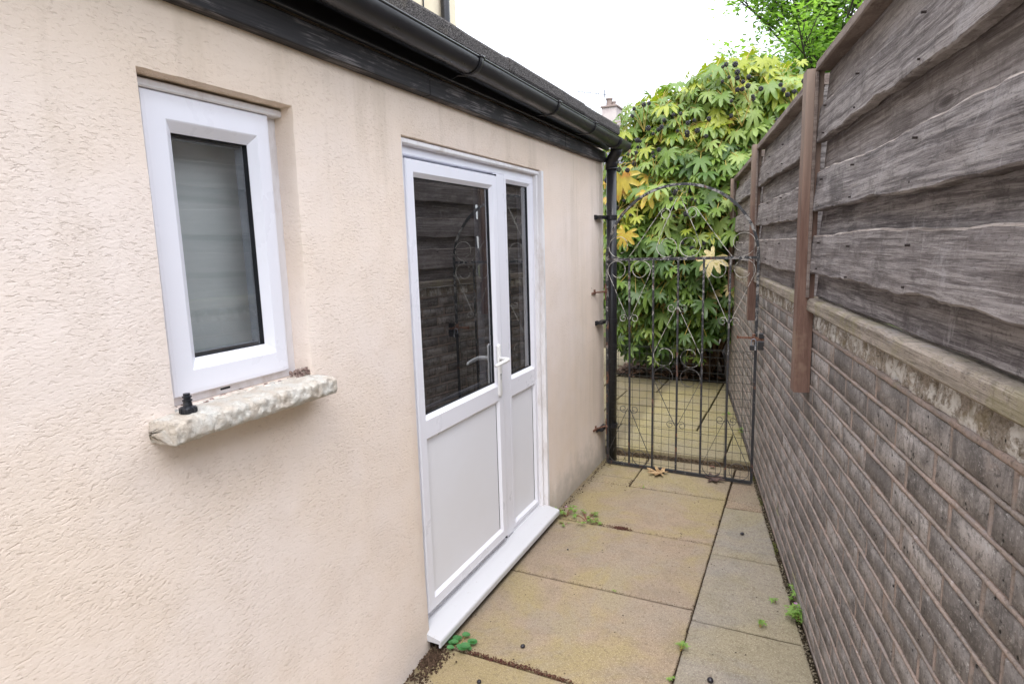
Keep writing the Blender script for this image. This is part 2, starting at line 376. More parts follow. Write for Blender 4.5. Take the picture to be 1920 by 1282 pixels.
# ---- paving
def slab_mat(name, c1, c2, alg, spec=(.10, .07, .05), coarse=0):
    a = M(name, .88, .2)
    W = a.vec((1, 1, 1), 'World'); r = a.rnd()
    big = a.noise(2.2, 3, .55, .4, W); med = a.noise(9, 5, .65, .3, W); fine = a.noise(210, 3, .8, 0, W); mid = a.noise(60, 4, .75, 0, W)
    c = a.mix(a.ramp(big, .38, .62), c1, c2)
    c = a.mix(a.math('MULTIPLY', r, .25), c, tuple(x*.82 for x in c1))
    c = a.mix(a.ramp(med, .40, .68, 0, .50), c, tuple(x*.70 for x in c2))
    ag = a.noise(1.6, 4, .6, .5, a.vec((1, 1, 1), 'World', 0, (0, 0, .5)))
    c = a.mix(a.math('MULTIPLY', a.ramp(ag, .41, .57), alg), c, (.30, .245, .095))
    gy = a.noise(2.6, 4, .65, .8, a.vec((1, 1, 1), 'World', 0, (0, 0, 1.1))); c = a.mix(a.ramp(gy, .48, .60, 0, .45), c, (.275, .235, .185))
    c = a.mix(a.math('MULTIPLY', a.ramp(a.pos(1), 3.0, 4.8), .30), c, (.33, .31, .14))
    c = a.mix(a.ramp(mid, .48, .70, 0, .45), c, spec)
    c = a.mix(a.ramp(fine, .50, .62, 0, .38+coarse), c, (.12, .085, .06))
    c = a.mix(a.ramp(fine, .44, .32, 0, .42+coarse), c, (.62, .52, .42))
    dots = a.math('MULTIPLY', a.ramp(a.voro(26, W), .13, .07), a.ramp(a.noise(12, 2, .5, 0, W), .52, .60))
    c = a.mix(dots, c, (.05, .035, .025))
    # wall-foot grime
    e = a.ramp(a.math('ADD', a.pos(0), a.math('MULTIPLY', med, .08)), -1.10, -1.20)
    c = a.mix(a.math('MULTIPLY', e, .55), c, (.10, .08, .05))
    h = a.math('ADD', a.math('MULTIPLY', fine, .5+coarse*2), a.math('MULTIPLY', mid, .8)); h = a.math('ADD', h, a.math('MULTIPLY', med, 1.5))
    return a.col(c).bump(h, .0028, 1.).m
m_slab = slab_mat('buff_paving', (.315, .240, .172), (.290, .230, .172), .55)
m_slabg = slab_mat('grey_buff_paving', (.275, .245, .198), (.262, .236, .200), .32)
m_slaba = slab_mat('exposed_aggregate_paving', (.30, .22, .17), (.33, .25, .19), .15, (.09, .06, .05), .4)
m_patio = slab_mat('algae_green_paving', (.295, .245, .15), (.28, .232, .155), .50)
a = M('soil', 1, .05); n1 = a.noise(60, 6, .8, 0, a.vec((1, 1, 1), 'World')); a.col(a.mix(a.ramp(n1, .4, .65), (.020, .015, .010), (.085, .065, .04))).bump(n1, .012); m_soil = a.m
a = M('rough_ground', 1, .05); n1 = a.noise(1.2, 6, .7, 0, a.vec((1, 1, 1), 'World')); n2 = a.noise(40, 5, .8, 0, a.vec((1, 1, 1), 'World'))
a.col(a.mix(a.ramp(n1, .45, .6), (.05, .07, .02), (.075, .055, .035))).bump(n2, .02); m_ground = a.m
a = M('leaf_litter', .8, .25); c = a.mix(a.isl(), (.05, .025, .016), (.20, .12, .075)); a.col(c); m_litter = a.m
a = M('moss', .95, .1); c = a.mix(a.isl(), (.075, .028, .026), (.13, .07, .045)); a.col(c); m_moss = a.m
a = M('crumbled_soil', .95, .1); c = a.mix(a.isl(), (.035, .022, .014), (.10, .065, .045)); a.col(c); m_crumb = a.m
a = M('wall_foot_grit', .95, .1); c = a.mix(a.isl(), (.07, .055, .035), (.26, .22, .16)); c = a.mix(a.ramp(a.noise(5, 3, .6, 0, a.vec((1, 1, 1), 'World')), .5, .6), c, (.12, .13, .04)); a.col(c); m_grit = a.m
a = M('rough_step_face', .95, .1); n1 = a.noise(60, 5, .7, 0, a.vec((1, 1, 1), 'World')); a.col(a.mix(a.ramp(n1, .4, .62), (.06, .042, .028), (.19, .145, .10))).bump(n1, .006); m_step = a.m
# ---- iron
a = M('flaking_black_iron', .5, .5)
W = a.vec((1, 1, 1), 'World'); n1 = a.noise(26, 6, .8, .6, W); n2 = a.noise(19, 5, .7, 0, a.vec((1, 1, .6), 'World', 0, (.3, .2, 0)))
c = a.mix(a.ramp(n2, .58, .64), (.020, .021, .025), (.13, .055, .03)); zz = a.ramp(a.pos(2), .55, 1.25, .62, .0)
fl = a.ramp(a.math('SUBTRACT', n1, a.math('MULTIPLY', zz, .16)), .50, .57)
c = a.mix(a.math('MULTIPLY', fl, .8), c, (.30, .285, .27)); a.col(c).bump(n1, .001); m_iron = a.m
a = M('worn_scroll_iron', .45, .5)
n1 = a.noise(28, 4, .7, 0, a.vec((1, 1, 1), 'World')); zz = a.ramp(a.pos(2), .45, .95, .28, 0)
a.col(a.mix(a.ramp(a.math('SUBTRACT', n1, zz), .40, .50), (.05, .048, .048), (.42, .40, .37))); m_scroll = a.m
a = M('rusty_iron', .85, .3); n1 = a.noise(90, 5, .7, 0, a.vec((1, 1, 1), 'World')); a.col(a.mix(a.ramp(n1, .4, .6), (.10, .035, .018), (.20, .12, .09))).bump(n1, .001); m_rust = a.m
a = M('dark_nail', .7, .3); a.col((.03, .022, .02)); m_nail = a.m
a = M('dark_wire', .5, .4); a.col((.018, .02, .018)); m_wire = a.m
a = M('satin_black', .3, .5); a.col((.012, .013, .018)); m_black = a.m
a = M('grey_mark', .4, .4); a.col((.55, .56, .58)); m_mark = a.m
# ---- foliage
def leafm(name, c1, c2, edge=None, rough_=.42, trans=.30, src='rnd'):
    a = M(name, rough_, .45)
    r = a.rnd() if src == 'rnd' else a.isl()
    V = a.tc.outputs['Object']
    c = a.mix(r, c1, c2); n = a.noise(26 if src == 'rnd' else 14, 3, .6, 0, V); c = a.mix(a.ramp(n, .4, .7, 0, .35), c, tuple(x*.6 for x in c1))
    if edge: c = a.mix(a.ramp(a.noise(9, 3, .6, 0, a.vec((1, 1, 1), 'Object', 4)), .50, .68), c, edge)
    a.col(c)
    tl = a.n('ShaderNodeBsdfTranslucent'); mx = a.n('ShaderNodeMixShader'); mx.inputs[0].default_value = trans
    tc_ = a.mix(1., c, (1.3, 1.5, .6), 'MULTIPLY'); a.l(tc_, tl.inputs[0])
    o = a.t.nodes['Material Output']; a.l(a.b.outputs[0], mx.inputs[1]); a.l(tl.outputs[0], mx.inputs[2]); a.l(mx.outputs[0], o.inputs[0])
    a.bump(n, .004, .6)
    return a.m
m_leafs = {
 'green': leafm('green_fatsia_leaf', (.10, .185, .032), (.195, .28, .050)),
 'deep': leafm('deep_green_fatsia_leaf', (.055, .115, .028), (.10, .17, .042)),
 'pale': leafm('pale_green_fatsia_leaf', (.20, .29, .065), (.29, .37, .10)),
 'lime': leafm('lime_fatsia_leaf', (.26, .32, .035), (.38, .39, .05)),
 'yellow': leafm('yellow_fatsia_leaf', (.50, .38, .05), (.55, .44, .10), (.48, .24, .05)),
 'straw': leafm('straw_fatsia_leaf', (.62, .50, .24), (.66, .56, .32), (.42, .36, .10)),
}
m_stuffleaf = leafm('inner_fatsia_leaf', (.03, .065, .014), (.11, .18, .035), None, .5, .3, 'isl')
m_treeleaf = leafm('fresh_green_tree_leaf', (.20, .34, .08), (.33, .46, .14), None, .5, .5, 'isl')
m_weedleaf = leafm('weed_leaf', (.13, .26, .045), (.26, .40, .09), None, .5, .3, 'isl')
m_weeddark = leafm('round_weed_leaf', (.05, .20, .055), (.10, .27, .09), None, .5, .3, 'isl')
a = M('yellow_stalk', .6, .3); a.col(a.mix(a.isl(), (.42, .34, .07), (.34, .24, .08))); m_stalk = a.m
a = M('brown_bark', .9, .2); n1 = a.noise(40, 5, .7, 0, a.vec((1, 1, .3), 'World')); a.col(a.mix(a.ramp(n1, .4, .6), (.06, .035, .02), (.16, .105, .06))).bump(n1, .004); m_bark = a.m
a = M('dark_bark', .9, .2); a.col((.07, .06, .055)); m_dbark = a.m
a = M('black_berry', .35, .5); a.col((.012, .010, .016)); m_berry = a.m
a = M('dry_leaf', .75, .25); n1 = a.noise(40, 4, .7, 0); a.col(a.mix(a.ramp(n1, .4, .65), (.44, .31, .17), (.22, .13, .06))); m_dry = a.m
a = M('rotten_leaf', .6, .35); n1 = a.noise(40, 4, .7, 0); a.col(a.mix(a.ramp(n1, .4, .65), (.045, .025, .022), (.11, .065, .05))); m_rot = a.m
a = M('pink_petal', .6, .3); a.col((.60, .25, .55)); m_petal = a.m
a = M('red_stem', .6, .3); a.col((.20, .05, .045)); m_red = a.m
a = M('chimney_render', .9, .1); n1 = a.noise(3, 4, .7, 0, a.vec((1, 1, 1), 'World')); a.col(a.mix(a.ramp(n1, .4, .6), (.42, .36, .35), (.50, .45, .43))); m_chim = a.m
a = M('terracotta', .8, .2); a.col((.24, .19, .17)); m_terra = a.m
a = M('roof_slate', .8, .2); n1 = a.noise(20, 3, .7, 0, a.vec((1, 1, 4), 'World')); a.col(a.mix(n1, (.07, .07, .08), (.13, .12, .13))).bump(n1, .02); m_slate = a.m
a = M('grey_metal', .4, .5); a.col((.22, .23, .26)); m_gm = a.m

# ------------------------------------------------------------ ground
mb = MB()
N = 24
mb.add([(-200, -200, -.035), (200, -200, -.035), (200, 300, -.035), (-200, 300, -.035)], [(0, 1, 2, 3)])
tag(mb.build('ground', m_ground), kind='structure')
def wallx(y): return .114-.1778*(y-2.161)
mb = MB()                           # bare soil under the paving, showing in the joints
mb.add([(-1.3, -2.2, -.011), (wallx(-2.2)+.05, -2.2, -.011), (wallx(4.25)+.05, 4.25, -.011), (-1.3, 4.25, -.011)], [(0, 1, 2, 3)])
path = tag(mb.build('path', m_soil), kind='structure')
mb = MB()
mb.box((-4.2, 4.205, -.034), (wallx(9.5)+.02, 9.5, .028))
patio = tag(mb.build('patio', m_soil), kind='structure')
def slab(x0, y0, x1, y1, zt, mat, parent, name='paving_slab', rx=None, th=.03, label=None):
    """one flag; rx(y) gives a slanting right-hand edge"""
    n = 9; per = []
    def R(y): return rx(y) if rx else x1
    cs = [(x0, y0), (R(y0), y0), (R(y1), y1), (x0, y1)]
    for i in range(4):
        ax, ay = cs[i]; bx, by = cs[(i+1) % 4]
        L = math.hypot(bx-ax, by-ay)
        for k in range(n):
            t = k/n; x = ax+(bx-ax)*t; y = ay+(by-ay)*t
            if 0 < k < n:
                j = .0022*noise.noise(Vector((x*14, y*14, i*3.)))+random.uniform(-.0009, .0009); nx, ny = (by-ay)/L, -(bx-ax)/L
                x += nx*j; y += ny*j
            per.append((x, y))
    cx, cy = (x0+R((y0+y1)/2))/2, (y0+y1)/2
    tl = [random.uniform(-.0022, .0022) for _ in range(2)]; dz = random.uniform(-.0012, .0012)
    def z(x, y): return zt+dz+tl[0]*(x-cx)+tl[1]*(y-cy)
    V = []; m = len(per)
    for (ins, d) in ((0, th), (0, .0055), (.0035, .0012), (.010, 0)):
        for x, y in per:
            ux, uy = cx-x, cy-y; l = math.hypot(ux, uy)
            sx_ = math.copysign(min(ins, abs(ux)), ux); sy_ = math.copysign(min(ins, abs(uy)), uy)
            V.append((x+sx_, y+sy_, z(x, y)-d))
    F = []
    for r in range(3):
        for k in range(m): F.append((r*m+k, r*m+(k+1) % m, (r+1)*m+(k+1) % m, (r+1)*m+k))
    F.append(tuple(3*m+k for k in range(m)))
    b = MB(); b.add(V, F); o = b.build(name, mat, parent)
    if label: o['label'] = label
    return o
g = .0055
ys = [-1.81, -1.205, -.60, .005, .613, 1.221, 1.829, 2.442, 3.048, 3.645]
for y0, y1 in zip(ys, ys[1:]): slab(-1.262 if y1 > 1.9 else -1.262, y0+g, -.3595, y1-g, 0, m_slab, path)
slab(-1.262, 3.645+g, -.946, 3.778, -.004, m_slab, path, label='narrow cut paving strip at the foot of the downpipe')
slab(-1.262, 3.785, -.948, 4.2, -.003, m_slab, path)
slab(-.939, 3.645+g, -.3615, 4.2, 0, m_slab, path)
rx = lambda y: wallx(y)-.016-.006*noise.noise(Vector((y*5, 0, 0)))
ysr = [-1.2, -.6, .0, .60, 1.19, 1.783, 2.372, 2.962, 3.548]
for y0, y1 in zip(ysr, ysr[1:]): slab(-.3545, y0+g, 0, y1-g, -.002, m_slabg, path, rx=rx)
slab(-.3525, 3.548+g, 0, 3.655, -.004, m_slaba, path, rx=rx, label='thin strip of exposed aggregate paving')
slab(-.3525, 3.662, 0, 4.2, -.004, m_slaba, path, rx=rx, label='exposed aggregate paving slab beside the gate')
# beyond the gate, one step up
g = .007
slab(-4.2, 4.205, -2.15, 4.795, .055, m_patio, patio); slab(-2.14, 4.205, -1.31, 4.795, .055, m_patio, patio)
slab(-1.30, 4.205, -.44, 4.795, .055, m_patio, patio); slab(-.43, 4.205, 0, 4.795, .055, m_patio, patio, rx=rx)
for y0, y1, xs in ((4.803, 5.395, (-4.1, -3.27, -2.42, -1.56, -.705)), (5.403, 5.95, (-4.1, -3.27, -2.42, -1.56, -.70)),
                   (5.958, 6.56, (-3.6, -2.7, -1.84, -1.27, -.70)), (6.568, 7.16, (-3.6, -2.7, -1.84)), (7.168, 7.76, (-3.6, -2.7, -1.84)), (7.768, 8.36, (-3.6, -2.7, -1.84))):
    for a0, a1 in zip(xs, xs[1:]): slab(a0+g, y0+.007, a1-g, y1-.007, .055, m_patio, patio)
    if y0 < 6: slab(xs[-1]+g, y0, 0, y1, .055, m_patio, patio, rx=rx)
b = MB()                                # rough edge of the step
n = 60
for i in range(n):
    x0 = -1.30+i*(1.30+wallx(4.2))/n; x1 = -1.30+(i+1)*(1.30+wallx(4.2))/n
    b.box((x0, 4.192+random.uniform(-.004, .003), -.02), (x1, 4.206, .030+random.uniform(-.003, .003)))
b.build('step_edge', m_step, patio)

# ------------------------------------------------------------ house extension
HX = -1.25
house = empty('house_extension', (-2.4, 1.0, 0), 'single storey cream rendered house extension with black gutter, white window and white door', 'house')
def bulge(y, z):
    b_ = .0045*noise.noise(Vector((y*1.3, z*1.5, 3)))+.0016*noise.noise(Vector((y*7, z*7, 1)))
    foot = max(0, (.5-z)/.5)
    b_ += .035*foot**2*math.exp(-((y-1.35)/.38)**2)+.012*foot**2*(1 if y > 3.1 else 0)
    return b_
def edge_w(t, k): return .0018*noise.noise(Vector((t*22, k*5., 2)))+.0010*noise.noise(Vector((t*60, k*7., 5)))
WIN = (.872, 1.300, 1.175, 1.913); DOR = (1.797, 3.030, -.02, 1.912)
def frange(a_, b_, st):
    n = max(1, round((b_-a_)/st)); return [a_+(b_-a_)*i/n for i in range(n)]
yl = frange(-3.0, WIN[0], .06)+frange(WIN[0], WIN[1], .02)+frange(WIN[1], DOR[0], .025)+frange(DOR[0], DOR[1], .02)+frange(DOR[1], 4.115, .03)+[4.115]
zl = frange(-.02, WIN[2], .03)+frange(WIN[2], 1.912, .02)+[1.9125, 1.95, 2.0, 2.04, 2.066]
b = MB(); vid = {}
def inside(y, z, o): return o[0]+1e-4 < y < o[1]-1e-4 and o[2]+1e-4 < z < min(o[3], 1.9121)+1e-4-2e-4
def vtx(i, j):
    if (i, j) in vid: return vid[(i, j)]
    y, z = yl[i], zl[j]; x = HX+bulge(y, z); yy, zz_ = y, z
    for k, o in enumerate((WIN, DOR)):
        if o[0]-1e-4 <= y <= o[1]+1e-4 and o[2]-1e-4 <= z <= o[3]+2e-3:
            if abs(y-o[0]) < 1e-4: yy += edge_w(z, k); x -= .005
            elif abs(y-o[1]) < 1e-4: yy += edge_w(z, k+4); x -= .005
            elif abs(z-1.9125) < 2e-3: zz_ += edge_w(y, k+8); x -= .005
    b.v.append((x, yy, zz_)); vid[(i, j)] = len(b.v)-1; return vid[(i, j)]
for i in range(len(yl)-1):
    for j in range(len(zl)-1):
        cy, cz = (yl[i]+yl[i+1])/2, (zl[j]+zl[j+1])/2
        if any(o[0] < cy < o[1] and o[2] < cz < 1.9125 for o in (WIN, DOR)): continue
        b.f.append((vtx(i, j), vtx(i+1, j), vtx(i+1, j+1), vtx(i, j+1))); b.mi.append(0)
wall_front = b
# reveals
def strip(pts, depth, dvec):
    """ring of wall-edge points carried back into the wall"""
    V = []; n_ = len(pts)
    for d in (0, .006, .02, depth):
        for p in pts:
            q = Vector(p); q.x -= d
            if d >= .006: q += Vector(dvec)*.0035
            if d >= .02: q += Vector(dvec)*.001
            V.append(q)
    F = []
    for r in range(3):
        for k in range(n_-1): F.append((r*n_+k, r*n_+k+1, (r+1)*n_+k+1, (r+1)*n_+k))
    b.add(V, F)
for o in (WIN, DOR):
    iy0 = min(range(len(yl)), key=lambda i: abs(yl[i]-o[0])); iy1 = min(range(len(yl)), key=lambda i: abs(yl[i]-o[1]))
    jz0 = min(range(len(zl)), key=lambda j: abs(zl[j]-o[2])); jz1 = min(range(len(zl)), key=lambda j: abs(zl[j]-1.9125))
    strip([b.v[vid[(iy0, j)]] for j in range(jz0, jz1+1)], .12, (0, .6, 0))
    strip([b.v[vid[(iy1, j)]] for j in range(jz1, jz0-1, -1)], .12, (0, -.6, 0))
    strip([b.v[vid[(i, jz1)]] for i in range(iy0, iy1+1)], .12, (0, 0, -.6))
    if o is WIN: strip([b.v[vid[(i, jz0)]] for i in range(iy1, iy0-1, -1)], .12, (0, 0, .6))
b.add([(HX, 4.115, -.02), (-3.41, 4.115, -.02), (-3.41, 4.115, 2.2), (HX, 4.115, 2.2)], [(0, 1, 2, 3)])      # far end wall
b.add([(HX, -3.0, -.02), (-3.41, -3.0, -.02), (-3.41, -3.0, 2.2), (HX, -3.0, 2.2)], [(3, 2, 1, 0)])
b.add([(HX, -3.0, 2.066), (HX, 4.115, 2.066), (HX, 4.115, 2.2), (HX, -3.0, 2.2)], [(0, 1, 2, 3)])
wo = b.build('wall', m_render, house, smooth=True)
b = MB()                                                     # room behind: plain dark shell
X1, X0 = -1.372, -3.38
def shell(y0, y1, z0, z1):
    b.add([(X1,y0,z0),(X0,y0,z0),(X0,y1,z0),(X1,y1,z0),(X1,y0,z1),(X0,y0,z1),(X0,y1,z1),(X1,y1,z1)],
          [(0,1,2,3),(4,7,6,5),(0,4,5,1),(1,5,6,2),(2,6,7,3)])
shell(1.5, 3.3, .0, 2.05); shell(.70, 1.49, 1.0, 2.05)
b.build('interior', m_dark, house)
# roof with felt edge
b = MB()
b.box((-3.41, -3.1, 2.20), (-1.135, 3.985, 2.256)); b.build('roof', m_felt, house)
b = MB()
yy = -3.1; prof = [(-1.135, 2.270), (-1.118, 2.275), (-1.104, 2.271), (-1.099, 2.262), (-1.099, 2.222), (-1.104, 2.213), (-1.112, 2.210), (-1.186, 2.206), (-1.186, 2.220)]
segs = [-3.1, -2.0, -.9, .2, 1.28, 2.35, 3.30, 4.0]
for s0, s1 in zip(segs, segs[1:]):
    rows = []; k = max(2, int((s1-s0)/.06)); ex = .0035 if segs.index(s0) % 2 else 0
    for i in range(k+1):
        y = s0+.002+(s1-s0-.004)*i/k; w_ = .0022*noise.noise(Vector((y*6, 0, 0)))
        rows.append([(x+w_+ex, y, z+ex+.003*noise.noise(Vector((y*3, 4, 0)))) for x, z in prof])
    V = [p for r_ in rows for p in r_]; m_ = len(prof)
    F = [(r_*m_+q, r_*m_+q+1, (r_+1)*m_+q+1, (r_+1)*m_+q) for r_ in range(k) for q in range(m_-1)]
    F += [tuple(range(m_-1, -1, -1)), tuple(k*m_+q for q in range(m_))]
    f = MB(); f.add(V, F); f.build('felt_edge', m_felt, house)
# soffit, fascia, timber board
b = MB(); b.bbox((-1.205, -3.0, 2.1295), (-1.19, 4.06, 2.235), .001); b.build('fascia_board', m_bs, house)
for y0, y1 in ((-3.0, -.2), (-.197, 1.93), (1.933, 3.30), (3.303, 4.075)):
    b = MB(); b.bbox((-1.262, y0, 2.060), (-1.214+random.uniform(-.001, .001), y1, 2.1285), .003); b.build('timber_board', m_timber, house)
b = MB(); b.tube([(-1.188, -3, 2.131), (-1.188, 4.06, 2.131)], .003, 6); b.build('fascia_lip', m_bp, house)
# gutter
gx, gz, gr_ = -1.106, 2.171, .0485
def gf(y): return gz+(4-y)*.0075
b = MB(); V = []; F = []; n = 18
def arcpts(r, y, n=18): return [(gx-r*cos(pi*k/n), y, gf(y)-r*sin(pi*k/n)*.98) for k in range(n+1)]
yy = [-3.0, -1, 1, 3, 4.02]
for y in yy: V += arcpts(gr_, y)+arcpts(gr_-.003, y)[::-1]
m_ = 2*(n+1)
for i in range(len(yy)-1):
    for k in range(m_): F.append((i*m_+k, i*m_+(k+1) % m_, (i+1)*m_+(k+1) % m_, (i+1)*m_+k))
b.add(V, F); b.tube([(gx+gr_-.001, -3, gf(-3)+.001), (gx+gr_-.001, 4.02, gf(4.02)+.001)], .0040, 8)
gut = b.build('gutter', m_bp, house, smooth=True)
def band(y0, y1, ro, nm):
    b = MB(); V = []; F = []
    for y in (y0, y0+.004, y1-.004, y1):
        r = ro if y0 < y < y1 else ro-.003
        V += arcpts(r, y)
    for i in range(3):
        for k in range(n): F.append((i*(n+1)+k, i*(n+1)+k+1, (i+1)*(n+1)+k+1, (i+1)*(n+1)+k))
    b.add(V, F)
    b.tube([(gx+ro-.001, y0, gf(y0)+.003), (gx+ro-.001, y1, gf(y1)+.003)], .0055, 8)
    b.tube([(gx-ro*.15, (y0+y1)/2, gf(y0)-ro*.97), (gx-ro*.9, (y0+y1)/2+.004, gf(y0)-ro*.80), (-1.187, (y0+y1)/2+.006, 2.134)], .0035, 6)
    return b.build(nm, m_bp, gut, smooth=True)
for y in (-.3, 1.16, 2.03, 2.80, 3.36): band(y-.013, y+.013, gr_+.006, 'gutter_bracket')
b = MB()                                    # running outlet with its spigot
V = []; F = []
for y, r in ((3.86, gr_+.003), (3.862, gr_+.008), (3.90, gr_+.008), (3.905, gr_+.006), (4.06, gr_+.006), (4.09, gr_+.011), (4.10, gr_+.011)): V += arcpts(r, y)
for i in range(6):
    for k in range(n): F.append((i*(n+1)+k, i*(n+1)+k+1, (i+1)*(n+1)+k+1, (i+1)*(n+1)+k))
F.append(tuple(6*(n+1)+k for k in range(n+1)))
b.add(V, F)
PX, PY = -1.180, 4.085
b.tube([(gx-.012, 4.0, 2.14), (gx-.03, 4.03, 2.11), (PX+.004, PY-.01, 2.075), (PX, PY, 2.05)], [.040, .038, .037, .037], 14)
b.build('gutter_outlet', m_bp, gut, smooth=True)
# downpipe
b = MB(); b.tube([(PX, PY, 2.04), (PX, PY, 1.0), (PX-.004, PY, .0)], .034, 20)
pipe = b.build('downpipe', m_bp, house, smooth=True)
b = MB(); b.tube([(PX, PY, 2.09), (PX, PY, 2.02)], .040, 20); b.tube([(PX, PY, 2.022), (PX, PY, 2.012)], .0425, 20); b.build('pipe_collar', m_bp, pipe, smooth=True)
for z in (1.70, 1.0, .255):
    b = MB(); b.tube([(PX-.001, PY, z-.014), (PX-.001, PY, z+.014)], .039, 20)
    b.bbox((-1.243, PY-.15, z-.012), (-1.205, PY-.025, z+.010), .003); b.bbox((-1.252, PY-.17, z-.016), (-1.238, PY-.13, z+.014), .002)
    b.build('pipe_clip', m_bp, pipe)
# ------------------------------------------------------------ window
def frame_ring(b, y0, y1, z0, z1, prof, m=0, fl=1., fr=1., fv=1.):
    """mitred frame. prof: (inset, x) pairs from outer edge to inner edge"""
    V = []; k = len(prof)
    for ins, x in prof: V += [(x, y0+ins*fl, z0+ins*fv), (x, y1-ins*fr, z0+ins*fv), (x, y1-ins*fr, z1-ins*fv), (x, y0+ins*fl, z1-ins*fv)]
    F = []
    for i in range(k-1):
        for c_ in range(4): F.append((i*4+c_, i*4+(c_+1) % 4, (i+1)*4+(c_+1) % 4, (i+1)*4+c_))
    b.add(V, F, m)
b = MB()
frame_ring(b, .866, 1.312, 1.176, 1.905, [(0, -1.40), (0, -1.321), (.003, -1.318), (.040, -1.318), (.046, -1.324), (.046, -1.37)])
win = b.build('window', m_pvcd, house)
b = MB()
frame_ring(b, .903, 1.256, 1.200, 1.886, [(0, -1.36), (0, -1.303), (.0025, -1.2985), (.010, -1.2975), (.050, -1.2975), (.053, -1.2995), (.072, -1.318), (.072, -1.345)], 0, 1.1, .82, 1.14)
b.build('sash', m_pvc, win)
GY0, GY1, GZ0, GZ1 = .903+.072*1.1, 1.256-.072*.82, 1.200+.072*1.14, 1.886-.072*1.14
b = MB(); frame_ring(b, GY0-.002, GY1+.002, GZ0-.002, GZ1+.002, [(0, -1.317), (.0028, -1.3205), (.0030, -1.335)]); b.build('seal', m_seal, win)
b = MB(); frame_ring(b, GY0+.0005, GY1-.0005, GZ0+.0005, GZ1-.0005, [(0, -1.330), (.0, -1.350), (.008, -1.350), (.008, -1.332), (.0082, -1.356)]); b.build('spacer_bar', m_spacer, win)
b = MB(); b.box((-1.3325, GY0-.003, GZ0-.003), (-1.3285, GY1+.003, GZ1+.003)); b.build('pane', m_glassw, win)
b = MB(); b.box((-1.425, .80, 1.10), (-1.421, 1.42, 1.98)); b.build('blind', m_blind, win)
b = MB(); b.bbox((-1.3185, 1.043, 1.1875), (-1.3165, 1.072, 1.1925), .0008); b.build('drain_slot', m_seal, win)
b = MB()                                    # head trim strip
b.bbox((-1.335, .875, 1.886), (-1.290, 1.300, 1.904), .003); b.build('head_trim', m_pvcd, win)
# broken mortar bed under the frame
b = MB()
for i in range(70):
    t = i/69; b.blob((-1.305+random.uniform(-.012, .03), .87+t*.435, 1.168+random.uniform(-.004, .006)), random.uniform(.006, .009), 5, 0, .4)
for i in range(60): b.blob((-1.275+random.uniform(-.03, .012), 1.285+random.uniform(-.028, .012), 1.176+random.uniform(-.01, .020)), random.uniform(.003, .008), 5, 0, .5)
o = b.build('mortar_bed', m_brk, house); o['kind'] = 'stuff'
# sill: rough concrete
b = MB(); n1, n2 = 190, 26; V = []; F = []
cyl = [(-1.34, 1.172), (-1.29, 1.178), (-1.24, 1.181), (-1.19, 1.1815), (-1.174, 1.179), (-1.168, 1.172), (-1.167, 1.142), (-1.171, 1.134), (-1.182, 1.131), (-1.22, 1.131), (-1.262, 1.133)]
prof = []
for (p, q) in zip(cyl, cyl[1:]):
    for k in range(5): prof.append((p[0]+(q[0]-p[0])*k/5, p[1]+(q[1]-p[1])*k/5))
prof.append(cyl[-1]); mp_ = len(prof)
for i in range(n1+1):
    t = i/n1; y = .803+t*(1.306-.803)
    e = min(1., min(t, 1-t)/.014); sh = math.sqrt(max(0, 1-(1-e)**2))
    for k, (x, z) in enumerate(prof):
        nn = noise.noise(Vector((y*75, x*75, z*75)))*.0048+noise.noise(Vector((y*40, x*40, z*40)))*.0032+noise.noise(Vector((y*11, x*11, z*11+4)))*.0028
        cx, cz = -1.27, 1.152
        xx = cx+(x-cx)*(.30+.70*sh); zz_ = cz+(z-cz)*(.10+.90*sh)
        V.append((xx+nn*(1 if x > -1.25 else .2), y, zz_+nn*.8))
for i in range(n1):
    for k in range(mp_-1): F.append((i*mp_+k, i*mp_+k+1, (i+1)*mp_+k+1, (i+1)*mp_+k))
for r0, fl in ((0, 1), (n1*mp_, 0)):
    cc_ = Vector(V[r0])*0
    for k in range(mp_): cc_ += Vector(V[r0+k])/mp_
    V.append(tuple(cc_)); ci = len(V)-1
    for k in range(mp_): F.append((ci, r0+k, r0+(k+1) % mp_) if fl else (ci, r0+(k+1) % mp_, r0+k))
b.add(V, F); b.build('window_sill', m_conc, house, smooth=True)
# ------------------------------------------------------------ door
b = MB(); fx = -1.288
prof = [(0, -1.38), (0, fx-.002), (.002, fx), (.030, fx), (.034, fx-.003), (.034, -1.33)]
frame_ring(b, 1.800, 3.022, .060, 1.890, prof)
b.bbox((-1.35, 2.548, .095), (-1.284, 2.652, 1.856), .004)
b.bbox((-1.297, 2.562, .095), (-1.2795, 2.638, 1.856), .004)
door = b.build('door', m_pvc, house)
b = MB(); b.bbox((-1.36, 1.806, 1.888), (-1.262, 3.024, 1.907), .004); b.build('head_trim', m_pvcd, door)
b = MB(); b.bbox((-1.30, 3.0235, .055), (-1.246, 3.050, 1.909), .003); b.bbox((-1.30, 3.000, .06), (-1.268, 3.022, 1.888), .002); b.build('side_trim', m_pvcd, door)
b = MB(); b.bbox((-1.30, 1.794, .06), (-1.2605, 1.812, 1.905), .003); b.build('side_trim', m_pvcd, door)
